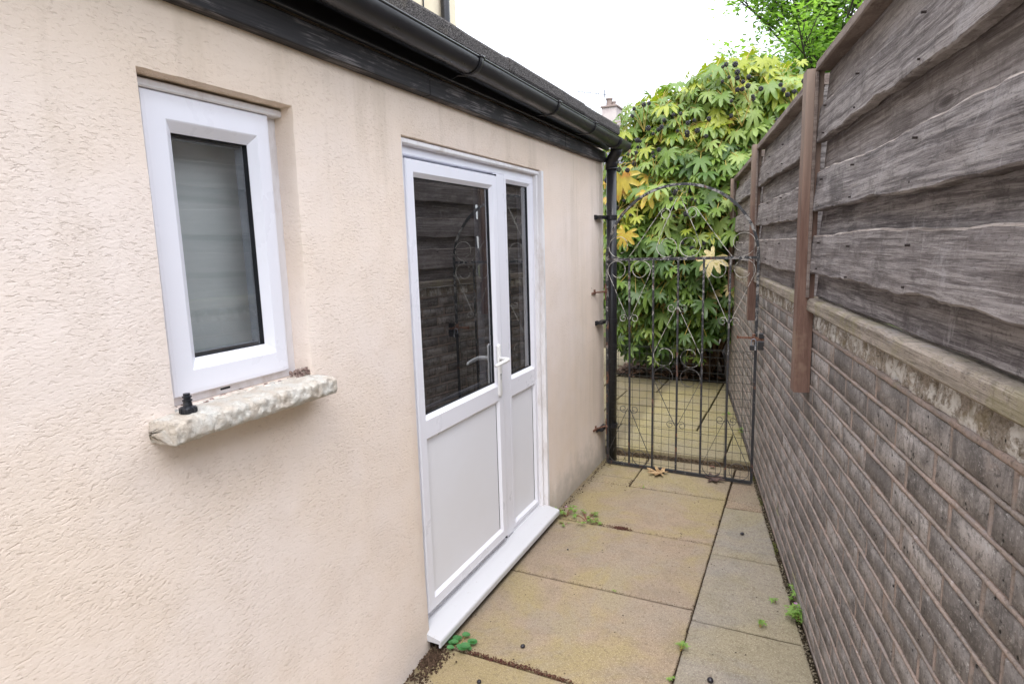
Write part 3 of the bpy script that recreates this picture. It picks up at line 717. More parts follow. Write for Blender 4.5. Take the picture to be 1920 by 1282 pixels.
def leafset(y0, y1, z0, z1, zr0, zr1, st, fx, leafname, parent, stz=None):
    """frame with a mid rail zr0..zr1; chamfered beads round the glass above and the panel below"""
    stz = stz or st
    top = (y0+st, y1-st, zr1, z1-stz); bot = (y0+st, y1-st, z0+stz, zr0)
    b = MB()
    V = []; F = []
    Yg = [y0, y0+st, y1-st, y1]; Zg = [z0, bot[2], bot[3], top[2], top[3], z1]
    for i in range(3):
        for j in range(5):
            if i == 1 and j in (1, 3): continue
            y_, y2, z_, z2 = Yg[i], Yg[i+1], Zg[j], Zg[j+1]
            b.add([(fx, y_, z_), (fx, y2, z_), (fx, y2, z2), (fx, y_, z2)], [(0, 1, 2, 3)])
    frame_ring(b, y0-.0035, y1+.0035, z0-.0035, z1+.0035, [(0, -1.36), (0, fx-.004), (.0035, fx)])
    for (a0, a1, c0, c1) in (top, bot): frame_ring(b, a0, a1, c0, c1, [(0, fx), (.016, fx-.014), (.016, -1.36)])
    lf = b.build(leafname, m_pvc, parent)
    a0, a1, c0, c1 = top
    b = MB(); frame_ring(b, a0+.014, a1-.014, c0+.014, c1-.014, [(0, fx-.013), (.005, fx-.017), (.0055, fx-.04)]); b.build('seal', m_seal, parent)
    b = MB(); frame_ring(b, a0+.018, a1-.018, c0+.018, c1-.018, [(0, fx-.026), (0, fx-.046), (.010, fx-.046), (.010, fx-.028), (.0105, fx-.05)]); b.build('spacer_bar', m_spacer, parent)
    b = MB(); b.box((fx-.025, a0+.012, c0+.012), (fx-.021, a1-.012, c1-.012)); b.build('pane', m_glass, parent)
    a0, a1, c0, c1 = bot
    b = MB(); b.box((fx-.04, a0+.012, c0+.012), (fx-.012, a1-.012, c1-.012)); b.build('panel', m_panel, parent)
    b = MB(); b.bbox((fx-.013, a1-.0185, c0+.016), (fx-.0105, a1-.0155, c1-.016), .0005); b.build('seal', m_seal, parent)
leafset(1.838, 2.540, .118, 1.838, .812, .882, .040, -1.268, 'door_leaf', door)
leafset(2.656, 2.985, .100, 1.858, .790, .874, .018, -1.286, 'side_light', door)
b = MB(); b.bbox((-1.31, 2.5415, .10), (-1.272, 2.547, 1.85), .001); b.build('seal', m_seal, door)
b = MB()                                    # handle: back plate, lever, key hole
def rnd_plate(b, x0, x1, y, z0, z1, r):
    for (x, rr) in ((x0, r), (x1, r*.8)): pass
    n = 10; V = []
    for x, rr in ((x0, r), (x1-.002, r), (x1, r*.75)):
        for k in range(n+1): V.append((x, y+rr*cos(pi*k/n), z1+rr*sin(pi*k/n)))
        for k in range(n+1): V.append((x, y-rr*cos(pi*k/n), z0-rr*sin(pi*k/n)))
    m_ = 2*(n+1); F = []
    for i in range(2):
        for k in range(m_): F.append((i*m_+k, i*m_+(k+1) % m_, (i+1)*m_+(k+1) % m_, (i+1)*m_+k))
    F.append(tuple(2*m_+k for k in range(m_))); b.add(V, F)
rnd_plate(b, -1.268, -1.258, 2.503, .845, 1.065, .0145)
hz = 1.010
b.tube([(-1.262, 2.503, hz), (-1.225, 2.503, hz), (-1.216, 2.500, hz), (-1.211, 2.492, hz), (-1.210, 2.46, hz-.001), (-1.211, 2.42, hz-.003), (-1.214, 2.386, hz-.006), (-1.218, 2.372, hz-.008)], [.010, .0095, .0095, .0092, .0088, .0082, .0075, .0055], 12)
hd = b.build('door_handle', m_cream, door, smooth=True)
b = MB(); b.tube([(-1.2585, 2.503, .935), (-1.2565, 2.503, .935)], .0055, 10); b.bbox((-1.2585, 2.5005, .910), (-1.2568, 2.5055, .934), .0008); b.build('key_hole', m_gm, door)
# threshold sill
b = MB(); y0, y1 = 1.772, 3.030
pr = [(-1.33, .083), (-1.290, .083), (-1.192, .062), (-1.184, .059), (-1.181, .053), (-1.181, .034), (-1.185, .030), (-1.190, .030), (-1.190, .045), (-1.255, .045)]
V = [(x, y, z) for y in (y0, y1) for x, z in pr]; k = len(pr)
F = [(i, i+1, k+i+1, k+i) for i in range(k-1)]+[tuple(range(k))[::-1], tuple(range(k, 2*k))]
b.add(V, F)
b.build('threshold', m_sill, door)
b = MB(); b.box((-1.33, 1.80, -.02), (-1.238, 3.03, .046)); b.build('door_footing', m_soil, door)
# ------------------------------------------------------------ taller part of the house behind
mh = empty('main_house', (-6, 3, 0), 'taller cream rendered house wall rising behind the flat roof, with a dark downpipe', 'house')
b = MB(); b.box((-9, -4, 0), (-3.412, 6.0, 5.6)); b.build('wall', m_render2, mh)
b = MB(); b.box((-9.3, -4.3, 5.6), (-3.2, 6.2, 5.75)); b.add([(-9.3, -4.3, 5.75), (-3.2, -4.3, 5.75), (-3.2, 6.2, 5.75), (-9.3, 6.2, 5.75), (-6.2, -1, 7.6), (-6.2, 3, 7.6)], [(0, 1, 4), (1, 2, 5, 4), (2, 3, 5), (3, 0, 4, 5)]); b.build('roof', m_slate, mh)
b = MB(); b.tube([(-3.36, 5.70, 5.5), (-3.36, 5.70, 2.0)], .045, 12); b.build('downpipe', m_bp, mh, smooth=True)
b = MB(); b.tube([(-3.40, 5.36, 5.5), (-3.40, 5.36, 2.0)], .008, 6); b.build('cable', m_bp, mh)
b = MB(); b.tube([(-3.33, -4, 5.55), (-3.33, 6.1, 5.55)], .06, 10); b.build('gutter', m_bp, mh, smooth=True)
# distant house with chimney
dh = empty('distant_house', (-9.6, 30, 0), 'far house behind the gutter end, its grey chimney stack with pots and aerial showing', 'house')
b = MB(); b.box((-15, 26.5, 0), (-4, 36, 4.6)); b.build('wall', m_chim, dh)
b = MB(); b.add([(-15.4, 26, 4.6), (-3.6, 26, 4.6), (-3.6, 36.4, 4.6), (-15.4, 36.4, 4.6), (-15.4, 31, 7.0), (-3.6, 31, 7.0)], [(0, 1, 5, 4), (2, 3, 4, 5), (1, 2, 5), (3, 0, 4), (0, 3, 2, 1)]); b.build('roof', m_slate, dh)
K = 30.2
b = MB(); b.box((-.3045*K, K, 6.2), (-.2805*K, K+1.2, 1.525+.2165*K)); ch = b.build('chimney', m_chim, dh)
zt = 1.525+.2165*K
b = MB(); b.bbox((-.3065*K, K-.06, zt), (-.2785*K, K+1.26, zt+.10), .02); b.build('chimney_cap', m_terra, ch)
for xr, h_, r in ((-.296, .42, .17), (-.288, .25, .10)):
    b = MB(); b.tube([(xr*K, K+.4, zt+.08), (xr*K, K+.4, zt+.08+h_)], [r, r*.85], 10); b.tube([(xr*K, K+.4, zt+.08+h_-.06), (xr*K, K+.4, zt+.08+h_)], r*1.05, 10); b.build('chimney_pot', m_terra, ch)
b = MB(); ax, az = -.3005*K, zt+.1
b.tube([(ax, K+.1, az-.2), (ax, K+.1, az+.75)], .025, 5)
b.tube([(ax-1.35, K-.1, az+.82), (ax+.1, K+.1, az+.52)], .018, 5); b.tube([(ax-1.2, K-.1, az+.02), (ax+.1, K+.1, az-.08)], .018, 5)
for k in range(4): b.tube([(ax-.10+k*.06, K+.1, az+.40+k*.02), (ax-.10+k*.06, K+.1, az+.78)], .012, 4)
for k in range(6): x = ax-1.25+k*.2; z = az+.80-k*.042; b.tube([(x, K-.3, z), (x, K+.2, z)], .012, 4)
b.build('aerial', m_gm, ch)

# ------------------------------------------------------------ brick wall (local frame: x along the wall, y towards the alley)
WT = math.atan2(.9845, -.175)
bw = empty('brick_wall', (.114, 2.161, 0), 'long low garden wall of grey bricks with pink mortar, rough spalled top course', 'wall', rz=WT)
CO = .0725; ZT = 1.252; LM = .2275
def bmesh_brick(L, h, c, rough_=0.):
    """brick with worn edges: grid front, chamfered"""
    b = MB(); n1 = 7; ny = 3
    V = []; F = []
    xs = [-L/2, -L/2+c]+[-L/2+c+(L-2*c)*i/4 for i in range(1, 4)]+[L/2-c, L/2]
    zs = [-h/2, -h/2+c, 0, h/2-c, h/2]
    for z in zs:
        for x in xs:
            ex = abs(x) > L/2-c/2; ez = abs(z) > h/2-c/2
            y = -(c if (ex or ez) else 0)+random.uniform(-1, 1)*(.0008+rough_*(.0 if ex or ez else 1))
            V.append((x+(random.uniform(-.0015, .0015) if ex else 0), y, z+(random.uniform(-.0013, .0013) if ez else 0)))
    nx = len(xs)
    for j in range(len(zs)-1):
        for i in range(nx-1): F.append((j*nx+i+1, j*nx+i, (j+1)*nx+i, (j+1)*nx+i+1))
    k = len(V); V += [(-L/2, -.05, -h/2), (L/2, -.05, -h/2), (L/2, -.05, h/2), (-L/2, -.05, h/2)]
    bot = [i for i in range(nx)]; topi = [(len(zs)-1)*nx+i for i in range(nx)]
    F.append(tuple(bot)+(k+1, k)); F.append(tuple(topi[::-1])+(k+3, k+2))
    lf = [j*nx for j in range(len(zs))]; rg = [j*nx+nx-1 for j in range(len(zs))]
    F.append(tuple(lf[::-1])+(k, k+3)); F.append(tuple(rg)+(k+2, k+1))
    b.add(V, F); return b
bm = [bmesh_brick(LM-.011, CO-.0115, .0045).mesh('brick', m_brick, True) for _ in range(8)]
cm = [bmesh_brick(.108, CO-.008, .006, .004).mesh('coping_brick', m_cope, True) for _ in range(6)]
bricks = []
S0, S1 = -2.0, 6.2
for c_ in range(16):
    zc = ZT-CO*(c_+1.5)
    off = -.396 if c_ % 2 == 0 else -.545
    off += random.uniform(-.012, .012)
    k = -8
    while off+k*LM < S1:
        s = off+(k+.5)*LM; k += 1
        if s < S0: continue
        bricks.append((s, zc))
bricks.sort(key=lambda q: (q[0]+2.108)**2+(q[1]-1.3)**2 if q[0] > -1.3 else 99+abs(q[0]))
st = MB(); tmpl = bmesh_brick(LM-.011, CO-.0115, .0045)
for i, (s, z) in enumerate(bricks):
    y = random.uniform(-.0015, .0012); s += random.uniform(-.003, .003); zz_ = z+random.uniform(-.001, .001)
    if i < 300:
        inst('brick', random.choice(bm), bw, (s, y, zz_), (random.uniform(-.008, .008), random.uniform(-.006, .006), random.uniform(-.004, .004)), (random.choice((1, 1, -1)) if False else 1, 1, 1))
    else:
        st.add([(v[0]+s, v[1]+y, v[2]+zz_) for v in tmpl.v], tmpl.f)
o = st.build('far_brickwork', m_brick, bw, rel=False); o['kind'] = 'stuff'
s = S0
while s < S1:
    inst('coping_brick', random.choice(cm), bw, (s+.0565, random.uniform(-.004, .001), ZT-CO/2+random.uniform(-.002, 0)), (0, random.uniform(-.01, .01), random.uniform(-.012, .012)))
    s += .1145
b = MB(); b.box((S0, -.10, -.03), (S1, -.0045, ZT-CO-.003)); b.box((S0, -.10, ZT-CO-.003), (S1, -.014, ZT-.006)); b.build('mortar_core', m_mortar, bw, rel=False)
# hand-struck mortar beads, standing slightly proud
b = MB()
for c_ in range(17):
    z0 = ZT-CO*(c_+1)
    step = .02; n = int((S1-S0)/step); V = []; F = []
    hgt = .0051 if c_ else .0074
    for i in range(n+1):
        s = S0+i*step
        w = 1+.45*noise.noise(Vector((s*17, c_*3.1, 0)))+.15*noise.noise(Vector((s*60, c_*3.1, 2)))
        zc = z0+.0012*noise.noise(Vector((s*9, c_, 5))); pr_ = .0022*w if noise.noise(Vector((s*5, c_*2.2, 9))) > -.38 else .0008
        for (yy_, zz_) in ((-.012, hgt*w), (pr_*.35, hgt*.86*w), (pr_, hgt*.30), (pr_, -hgt*.35), (pr_*.3, -hgt*.88*w), (-.012, -hgt*w)): V.append((s, yy_, zc+zz_))
    for i in range(n):
        for k in range(5): F.append((i*6+k, i*6+k+1, (i+1)*6+k+1, (i+1)*6+k))
    b.add(V, F)
o = b.build('mortar_pointing', m_mortar, bw, smooth=True, rel=False); o['kind'] = 'stuff'
b = MB()
for (s, z) in bricks:
    s -= LM/2; w = .0058+random.uniform(-.0016, .0022)
    V = [(s+(e*w)+random.uniform(-.0007, .0007), p, z-CO/2+CO*t) for t in (0, .33, .66, 1) for e, p in ((-1.15, -.012), (-.7, -.0004), (.7, -.0004), (1.15, -.012))]
    F = [(j*4+i, j*4+i+1, (j+1)*4+i+1, (j+1)*4+i) for j in range(3) for i in range(3)]
    b.add(V, F)
o = b.build('mortar_perpends', m_mortar, bw, smooth=True, rel=False); o['kind'] = 'stuff'
b = MB()                                     # debris fillet along the wall foot
for i in range(1500):
    s = random.uniform(-1.2, 3.6); b.blob((s, random.uniform(.0, .022), random.uniform(-.012, .001)), random.uniform(.0015, .0045), 5, 0, .4, .7)
o = b.build('wall_foot_dirt', m_grit, bw, rel=False); o['kind'] = 'stuff'

# ------------------------------------------------------------ fence on the wall
fence = empty('timber_fence', (.114, 2.161, 0), 'weathered grey brown waney board fence standing on the brick wall', 'fence', rz=WT)
def plank(s0, s1, z0, z1, y0, y1, amp, seed, parent, mat=m_plank, bulg=.006):
    """rough board with wavy edges; y0 back, y1 front"""
    n = int((s1-s0)/.018); nz = 9; TT = [0, .035, .16, .30, .44, .58, .72, .86, .965, 1]; V = []; F = []
    for i in range(n+1):
        s = s0+(s1-s0)*i/n
        lo = z0+amp*noise.noise(Vector((s*2.1, seed, 0)))+amp*.55*noise.noise(Vector((s*8, seed, 3)))+amp*.28*noise.noise(Vector((s*34, seed, 5)))
        hi = z1+amp*.8*noise.noise(Vector((s*1.7, seed+9, 0)))+amp*.35*noise.noise(Vector((s*9, seed+9, 3)))+amp*.15*noise.noise(Vector((s*30, seed, 7)))
        for k in range(nz+1):
            t = TT[k]; z = lo+(hi-lo)*t
            y = y1+(.5-t)*.012+bulg*noise.noise(Vector((s*6.5, z*4, seed)))+.5*bulg*noise.noise(Vector((s*15, z*22, seed)))
            if k in (0, nz): y -= .0045
            V.append((s, y, z))
        V.append((s, y0, hi)); V.append((s, y0, lo))
    m_ = nz+3
    for i in range(n):
        for k in range(m_): F.append((i*m_+k, i*m_+(k+1) % m_, (i+1)*m_+(k+1) % m_, (i+1)*m_+k))
    F.append(tuple(range(m_-1, -1, -1))); F.append(tuple(n*m_+k for k in range(m_)))
    b = MB(); b.add(V, F)
    for i in range(n):
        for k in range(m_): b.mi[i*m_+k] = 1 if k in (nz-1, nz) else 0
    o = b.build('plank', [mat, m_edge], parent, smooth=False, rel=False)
    return o
def beam(s0, s1, z0, z1, y0, y1, seed, parent, name, mat):
    n = max(2, int((s1-s0)/.05)); V = []; F = []
    for i in range(n+1):
        s = s0+(s1-s0)*i/n; d = .0015*noise.noise(Vector((s*4, seed, 0))); e = .0012*noise.noise(Vector((s*11, seed, 2)))
        V += [(s, y1-.004, z0+d), (s, y1+d, z0+.005+d), (s, y1-.002+e, z1-.008+e), (s, y1-.008, z1+e), (s, y0, z1+e), (s, y0, z0+d)]
    for i in range(n):
        for k in range(6): F.append((i*6+k, i*6+(k+1) % 6, (i+1)*6+(k+1) % 6, (i+1)*6+k))
    F.append(tuple(range(5, -1, -1))); F.append(tuple(n*6+k for k in range(6)))
    b = MB(); b.add(V, F); return b.build(name, mat, parent, rel=False)
panels = [(-3.09, -1.345, 2.155), (-1.335, .412, 2.150), (.487, 2.158, 2.122), (2.235, 3.905, 2.092), (3.98, 5.7, 2.07)]
for pi_, (s0, s1, zt) in enumerate(panels):
    sd_ = pi_*31.7
    dz = zt-2.135
    cap = beam(s0+.002, s1-.002, zt-.040, zt, -.045, .030, sd_, fence, 'fence_panel', m_cap)
    beam(s0+.002, s1-.002, 1.254, 1.300, -.03, .026, sd_+1, cap, 'bottom_rail', m_railw)
    rows_b = [(1.945, zt-.038), (1.715, 1.90), (1.49, 1.655), (1.302, 1.43)]
    rows_f = [(1.858, 1.985), (1.612, 1.748), (1.388, 1.532)]
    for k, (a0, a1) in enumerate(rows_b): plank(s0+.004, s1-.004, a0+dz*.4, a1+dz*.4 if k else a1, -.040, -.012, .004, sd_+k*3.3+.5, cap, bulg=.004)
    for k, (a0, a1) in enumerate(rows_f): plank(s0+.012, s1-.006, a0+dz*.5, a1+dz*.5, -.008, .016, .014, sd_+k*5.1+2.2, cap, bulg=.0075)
    for e in (s0+.001, s1-.021):
        b = MB(); b.bbox((e, .0205, 1.304), (e+.018, .031, zt-.042), .0015); b.build('end_batten', m_cap, cap, rel=False)
    b = MB()
    for a0, a1 in rows_f:
        for f_ in (.12, .42, .70, .93):
            s = s0+(s1-s0)*f_; z = a0+.02+random.uniform(0, .01)
            b.tube([(s, .014, z), (s, .0245, z)], .0026, 6); b.tube([(s, .014, z+.09), (s, .0235, z+.09)], .0028, 6)
    o = b.build('nail_heads', m_nail, cap, rel=False); o['kind'] = 'stuff'
def post(s0, s1, z0, z1, t, parent):
    b = MB(); V = []; F = []; n = 24; c = .005
    for i in range(n+1):
        z = z0+(z1-z0)*i/n; j = .0009*noise.noise(Vector((z*9, s0, 1)))
        V += [(s0+j, .0015, z), (s0+j, t-c, z), (s0+c, t+j, z), (s1-c, t+j, z), (s1+j, t-c, z), (s1+j, .0015, z)]
    for i in range(n):
        for k in range(6): F.append((i*6+k, (i+1)*6+k, (i+1)*6+(k+1) % 6, i*6+(k+1) % 6))
    F.append(tuple(range(6))); F.append(tuple(n*6+k for k in range(5, -1, -1)))
    b.add(V, F); return b.build('post', m_post, parent, rel=False)
post(-1.342, -1.27, .98, 2.14, .056, fence)
post(.405, .484, .936, 2.122, .058, fence)['label'] = 'brown post between the nearest two panels, hanging down over the bricks'
post(2.160, 2.234, 1.000, 2.118, .054, fence)
post(3.907, 3.979, 1.05, 2.075, .054, fence)

# ------------------------------------------------------------ iron gate (local: x across, z up, y away)
GA = math.atan2(-.059, .998)
gate = empty('iron_gate', (-1.187, 3.995, 0), 'arched wrought iron gate with scrolls, flaking black paint and wire mesh over its lower half', 'gate', rz=GA)
GW = .948
def sqbar(name, pts, r, mat=m_iron, parent=gate, flat=(0, 1, 0)):
    b = MB(); b.tube(pts, r*1.414, 4, flat=flat); return b.build(name, mat, parent, rel=False)
arch = [(0, 0, .012), (0, 0, 1.42)]
cx, rr = GW/2, GW/2
ap = [(cx-rr*cos(pi*k/36), 0, 1.42+rr*sin(pi*k/36)*.965) for k in range(37)]
b = MB(); b.tube([(0, 0, .010)]+ap+[(GW, 0, .010)], (.0112), 4, flat=(0, 1, 0)); b.build('outer_frame', m_iron, gate, rel=False)
sqbar('cross_rail', [(0, 0, 1.42), (GW, 0, 1.42)], .0085)
sqbar('bottom_rail', [(0, 0, .014), (GW, 0, .014)], .009)
bars = [.154, .314, .474, .632, .790]
for u in bars:
    w = random.uniform(-.003, .003); sqbar('bar', [(u, 0, .02), (u+w, .0, .5), (u+w*.6, 0, .95), (u, 0, 1.415)], .0056)
def scroll_pts(u0, zt, d, s, L=.36, tip=.030, base=.060):
    """one C/S scroll: small curl at the tip, straight shank, big curl at the base. d=+1 opens downwards from the tip"""
    P = []
    c1 = Vector((u0+s*(tip+.008), zt+d*0.0))
    for k in range(26):                                   # small spiral from inside out
        t = k/25; ang = pi*(2.6-2.6*t*1.0)+pi*.97; r = tip*(.30+.70*t)
        P.append((c1.x+s*r*cos(ang), c1.y+d*r*sin(ang)))
    P2 = []
    c2 = Vector((u0+s*(base+.016), zt-d*(L-base)))
    for k in range(30):
        t = k/29; ang = radians(18)-radians(18+330)*t; r = base*(1.0-.42*t**2)
        P2.append((c2.x+s*r*cos(ang), c2.y+d*r*sin(ang)))
    return P, P2
def scroll(u0, zt, d, s, **k):
    P, P2 = scroll_pts(u0, zt, d, s, **k)
    y = -.009+random.uniform(-.002, .002)
    pts = [(x, y, z) for x, z in P+P2]
    b = MB(); b.tube(pts, [(.0045, .0019)]*len(pts), 4, flat=(0, 1, 0)); b.build('scroll', m_scroll, gate, rel=False)
for u, zt, d, L in ((.154, 1.030, -1, .382), (.790, 1.030, -1, .382), (.474, 1.110, 1, .385), (.474, .335, -1, .385), (.154, .412, 1, .392), (.790, .405, 1, .385)):
    for s in (-1, 1): scroll(u, zt, d, s, L=L, base=.064 if abs(u-.474) > .1 else .068)
# scrolls of the arch
def poly(name, P, mat=m_scroll):
    y = -.008; b = MB(); pts = [(x, y, z) for x, z in P]; b.tube(pts, [(.0045, .0019)]*len(pts), 4, flat=(0, 1, 0)); b.build(name, mat, gate, rel=False)
def mir(P, s): return [(cx+s*(x-cx), z) for x, z in P]
for s in (1, -1):
    P = []                                               # heart pair standing on the rail
    c0 = (cx-.070, 1.498)
    for k in range(34):
        t = k/33; ang = pi*1.02+radians(330)*t; r = .068*(1-.40*t**2); P.append((c0[0]+r*cos(ang), c0[1]+r*sin(ang)))
    P = [(cx-.010, 1.80), (cx-.055, 1.70), (cx-.10, 1.60)]+P
    poly('scroll', mir(P, s))
    P = []                                               # outer shank with a curl at the top
    c0 = (cx-.083, 1.700)
    for k in range(24):
        t = k/23; ang = radians(140)-radians(400)*(t); r = .036*(1-.35*t); P.append((c0[0]+r*cos(ang), c0[1]+r*sin(ang)))
    P = [(.150, 1.43), (.204, 1.50)]+P
    poly('scroll', mir(P, s))
    P = []                                               # corner curl
    c0 = (.088, 1.505)
    for k in range(34):
        t = k/33; ang = radians(-90)-radians(345)*t; r = .072*(1-.38*t**2); P.append((c0[0]+r*cos(ang), c0[1]+r*sin(ang)))
    poly('scroll', mir(P, s))
    P = []
    c0 = (cx-.030, 1.840)
    for k in range(20):
        t = k/19; ang = radians(-20)+radians(400)*t; r = .024*(1-.4*t); P.append((c0[0]+r*cos(ang), c0[1]+r*sin(ang)))
    poly('scroll', mir(P, s), m_iron)
# wire mesh
b = MB()
k = 0; z = -.012
while z < .85:
    pts = [(x, .012+.004*noise.noise(Vector((x*4, z*5, 0))), z+.004*noise.noise(Vector((x*5, z*3, 2)))+(.828-.8)*0) for x in [.01+.918*i/20 for i in range(21)]]
    if z > .0: b.tube(pts, .0014, 4, cap=False)
    z += .0505
x = .02
while x < .94:
    pts = [(x+.003*noise.noise(Vector((x*9, z*5, 4))), .013+.004*noise.noise(Vector((x*4, z*5, 0))), z) for z in [-.012+.856*i/18 for i in range(19)]]
    b.tube(pts, .0014, 4, cap=False); x += .0505
b.tube([(.012, .012, .838), (.5, .013, .842), (.88, .012, .838), (.925, .010, .82)], .0013, 4)
o = b.build('wire_mesh', m_wire, gate, rel=False); o['kind'] = 'stuff'
for u, z in ((.93, .80), (.935, .64), (.01, .72)):
    b = MB(); b.tube([(u+.013*cos(t*.7), .013*sin(t*.7), z+.001*t) for t in range(20)], .0012, 4); b.build('wire_tie', m_wire, gate, rel=False)
# latch
b = MB(); b.bbox((.842, -.020, .931), (.962, -.008, .944), .001); b.bbox((.929, -.026, .916), (.946, -.004, .962), .001); b.bbox((.958, -.022, .926), (1.0, -.010, .940), .001); b.bbox((.840, -.021, .928), (.848, -.007, .950), .001)
b.build('latch_bolt', m_rust, gate, rel=False)
# hinges: eye on the gate, pin and plate on the render
for z in (1.205, .270):
    b = MB(); b.bbox((-.012, -.012, z-.055), (-.004, .012, z+.055), .001); b.tube([(-.006, -.014, z), (-.006, .014, z)], .010, 8)
    hg = b.build('hinge', m_rust, gate, rel=False)
    b = MB(); b.tube([(-.010, -.012, z+.004), (-.045, -.085, z+.002), (-.050, -.10, z+.001)], .0055, 6); b.bbox((-.062, -.150, z-.006), (-.045, -.09, z+.006), .001)
    b.tube([(-.052, -.098, z-.012), (-.052, -.098, z+.022)], .0075, 8)
    b.bbox((-.066, -.155, z-.042), (-.058, -.135, z+.046), .001); b.tube([(-.060, -.145, z+.034), (-.054, -.145, z+.034)], .004, 6); b.tube([(-.060, -.145, z-.030), (-.054, -.145, z-.030)], .004, 6)
    b.build('hinge_bracket', m_rust, gate, rel=False)
# padlock on the latch
pad = empty('padlock', (-1.187+.938*.998, 3.995-.938*.059-.030, .880), 'small black combination padlock hanging from the gate latch', 'padlock', rz=GA)
b = MB(); b.bbox((-.021, -.012, -.016), (.021, .006, .016), .003); b.build('lock_body', m_black, pad, rel=False)
b = MB(); b.tube([(-.013, -.002, .014), (-.013, -.002, .040), (-.009, -.002, .050), (0, -.002, .054), (.009, -.002, .050), (.013, -.002, .040), (.013, -.002, .014)], .0032, 8); b.build('shackle', m_gm, pad, rel=False)
for k in range(4):
    b = MB(); b.bbox((.0075, -.0135, -.0125+k*.0066), (.0165, -.0122, -.0095+k*.0066), .0004); b.build('dial', m_mark, pad, rel=False)
# latch keeper on the brick wall
kp = empty('latch_keeper', (-.203, 3.925, .915), 'black metal latch keeper block fixed to the brick wall beside the gate', 'latch', rz=GA)
b = MB(); b.bbox((-.022, -.03, -.046), (.024, .02, .008), .003); b.bbox((-.018, -.028, .024), (.024, .02, .054), .003); b.build('bracket', m_black, kp, rel=False)
b = MB(); b.bbox((-.034, -.020, .008), (.030, .0, .024), .002); b.build('strap', m_rust, kp, rel=False)

# ------------------------------------------------------------ hose connector on the sill
hc = empty('hose_connector', (-1.222, .880, 1.181), 'small black plastic hose connector standing on the concrete window sill', 'connector')
b = MB(); pr = [(0, .017), (.010, .0175), (.014, .016), (.016, .010), (.020, .0095), (.026, .0085), (.027, .0105), (.030, .0105), (.031, .0075), (.034, .0075), (.035, .010), (.038, .010), (.039, .0072), (.044, .0072), (.0445, .004)]
b.tube([(0, 0, z) for z, r in pr], [r for z, r in pr], 14, flat=(1, 0, 0)); b.build('connector_body', m_black, hc, smooth=False, rel=False)
b = MB()
for k in range(12):
    t = 2*pi*k/12; b.bbox((cos(t)*.0172-.0012, sin(t)*.0172-.0012, .001), (cos(t)*.0172+.0012, sin(t)*.0172+.0012, .012), .0003)
b.build('grip_ribs', m_black, hc, rel=False)

# ------------------------------------------------------------ fatsia shrub
def fatsia_leaf(seed, fold=.08, droop=.30, lobes=8):
    rs = random.Random(seed); V = [(0, 0, 0)]; F = []
    A = [radians(-128+256*k/(lobes-1)) for k in range(lobes)]
    dA = A[1]-A[0]
    def P(r, th, dz=0):
        return (r*cos(th), r*sin(th), dz-droop*r*r)
    val = []
    for k in range(lobes+1):
        th = A[0]+(k-.5)*dA; r = .40 if 0 < k < lobes else .18
        V.append(P(r*rs.uniform(.9, 1.1), th, .02)); val.append(len(V)-1)
    for k in range(lobes):
        th = A[k]+rs.uniform(-.04, .04); L = (1.0-.34*(abs(A[k])/radians(128))**1.5)*rs.uniform(.92, 1.06); dr = rs.uniform(-.05, .05)
        i0 = len(V)
        V += [P(.60*L, th, -.035), P(.66*L, th-.215, fold*.6+dr), P(.86*L, th-.14, fold*.3+dr), P(L, th, dr-.03), P(.86*L, th+.14, fold*.3+dr), P(.66*L, th+.215, fold*.6+dr)]
        m_, sl_, a_, t_, b_, sr_ = range(i0, i0+6)
        F += [(0, val[k], m_), (val[k], sl_, m_), (sl_, a_, m_), (a_, t_, m_), (t_, b_, m_), (b_, sr_, m_), (sr_, val[k+1], m_), (val[k+1], 0, m_)]
    b = MB(); b.add(V, F); return b
LV = [fatsia_leaf(i, .06+.03*(i % 3), .22+.10*(i % 4)) for i in range(6)]
LM_ = {k: [LV[i].mesh('leaf', m, True) for i in range(6)] for k, m in m_leafs.items()}
shrub = empty('fatsia_shrub', (-.95, 6.9, .03), 'tall broad-leaved evergreen shrub with palmate green and yellow leaves and black berries behind the gate', 'shrub')
base = Vector((-.95, 6.9, .03))
stalks = MB(); stuffl = MB(); berries = []; leaves = []
def put_leaf(pos, tipdir, nrm, size, kind):
    x = tipdir.normalized(); z = (nrm-x*nrm.dot(x)).normalized(); y = z.cross(x)
    leaves.append((pos, Matrix((x, y, z)).transposed().to_4x4(), size, kind))
def rosette(T, ax, n, size, pal, erect=.5, pet=.24):
    ax = ax.normalized(); ph0 = random.random()*6
    u = ax.orthogonal().normalized(); v = ax.cross(u)
    for k in range(n):
        ph = ph0+k*2.4; el = random.uniform(.05, 1.25)*erect
        d = (u*cos(ph)+v*sin(ph))*cos(el)+ax*sin(el)
        L = pet*random.uniform(.6, 1.25)
        p1 = T+d*L*.5+Vector((0, 0, .02)); p2 = T+d*L+Vector((0, 0, -.10*L))
        stalks.tube([T, p1, p2], [.0045, .0036, .0028], 4, cap=False)
        out = Vector((d.x, d.y, 0)); out = out.normalized() if out.length > .1 else Vector((0, -1, 0))
        tip = out*random.uniform(.25, .9)+Vector((0, 0, -random.uniform(.25, 1.0)))+Vector((0, -.15, 0))
        nr = Vector((0, 0, random.uniform(.6, 1.1)))+out*.6+Vector((-.1, -random.uniform(.35, .9), 0))+Vector([random.uniform(-.3, .3) for _ in range(3)])
        put_leaf(p2, tip, nr, size*random.choice((.5, .65, .8, .9, 1., 1.2)), random.choice(pal))
R_ = random.Random(5)
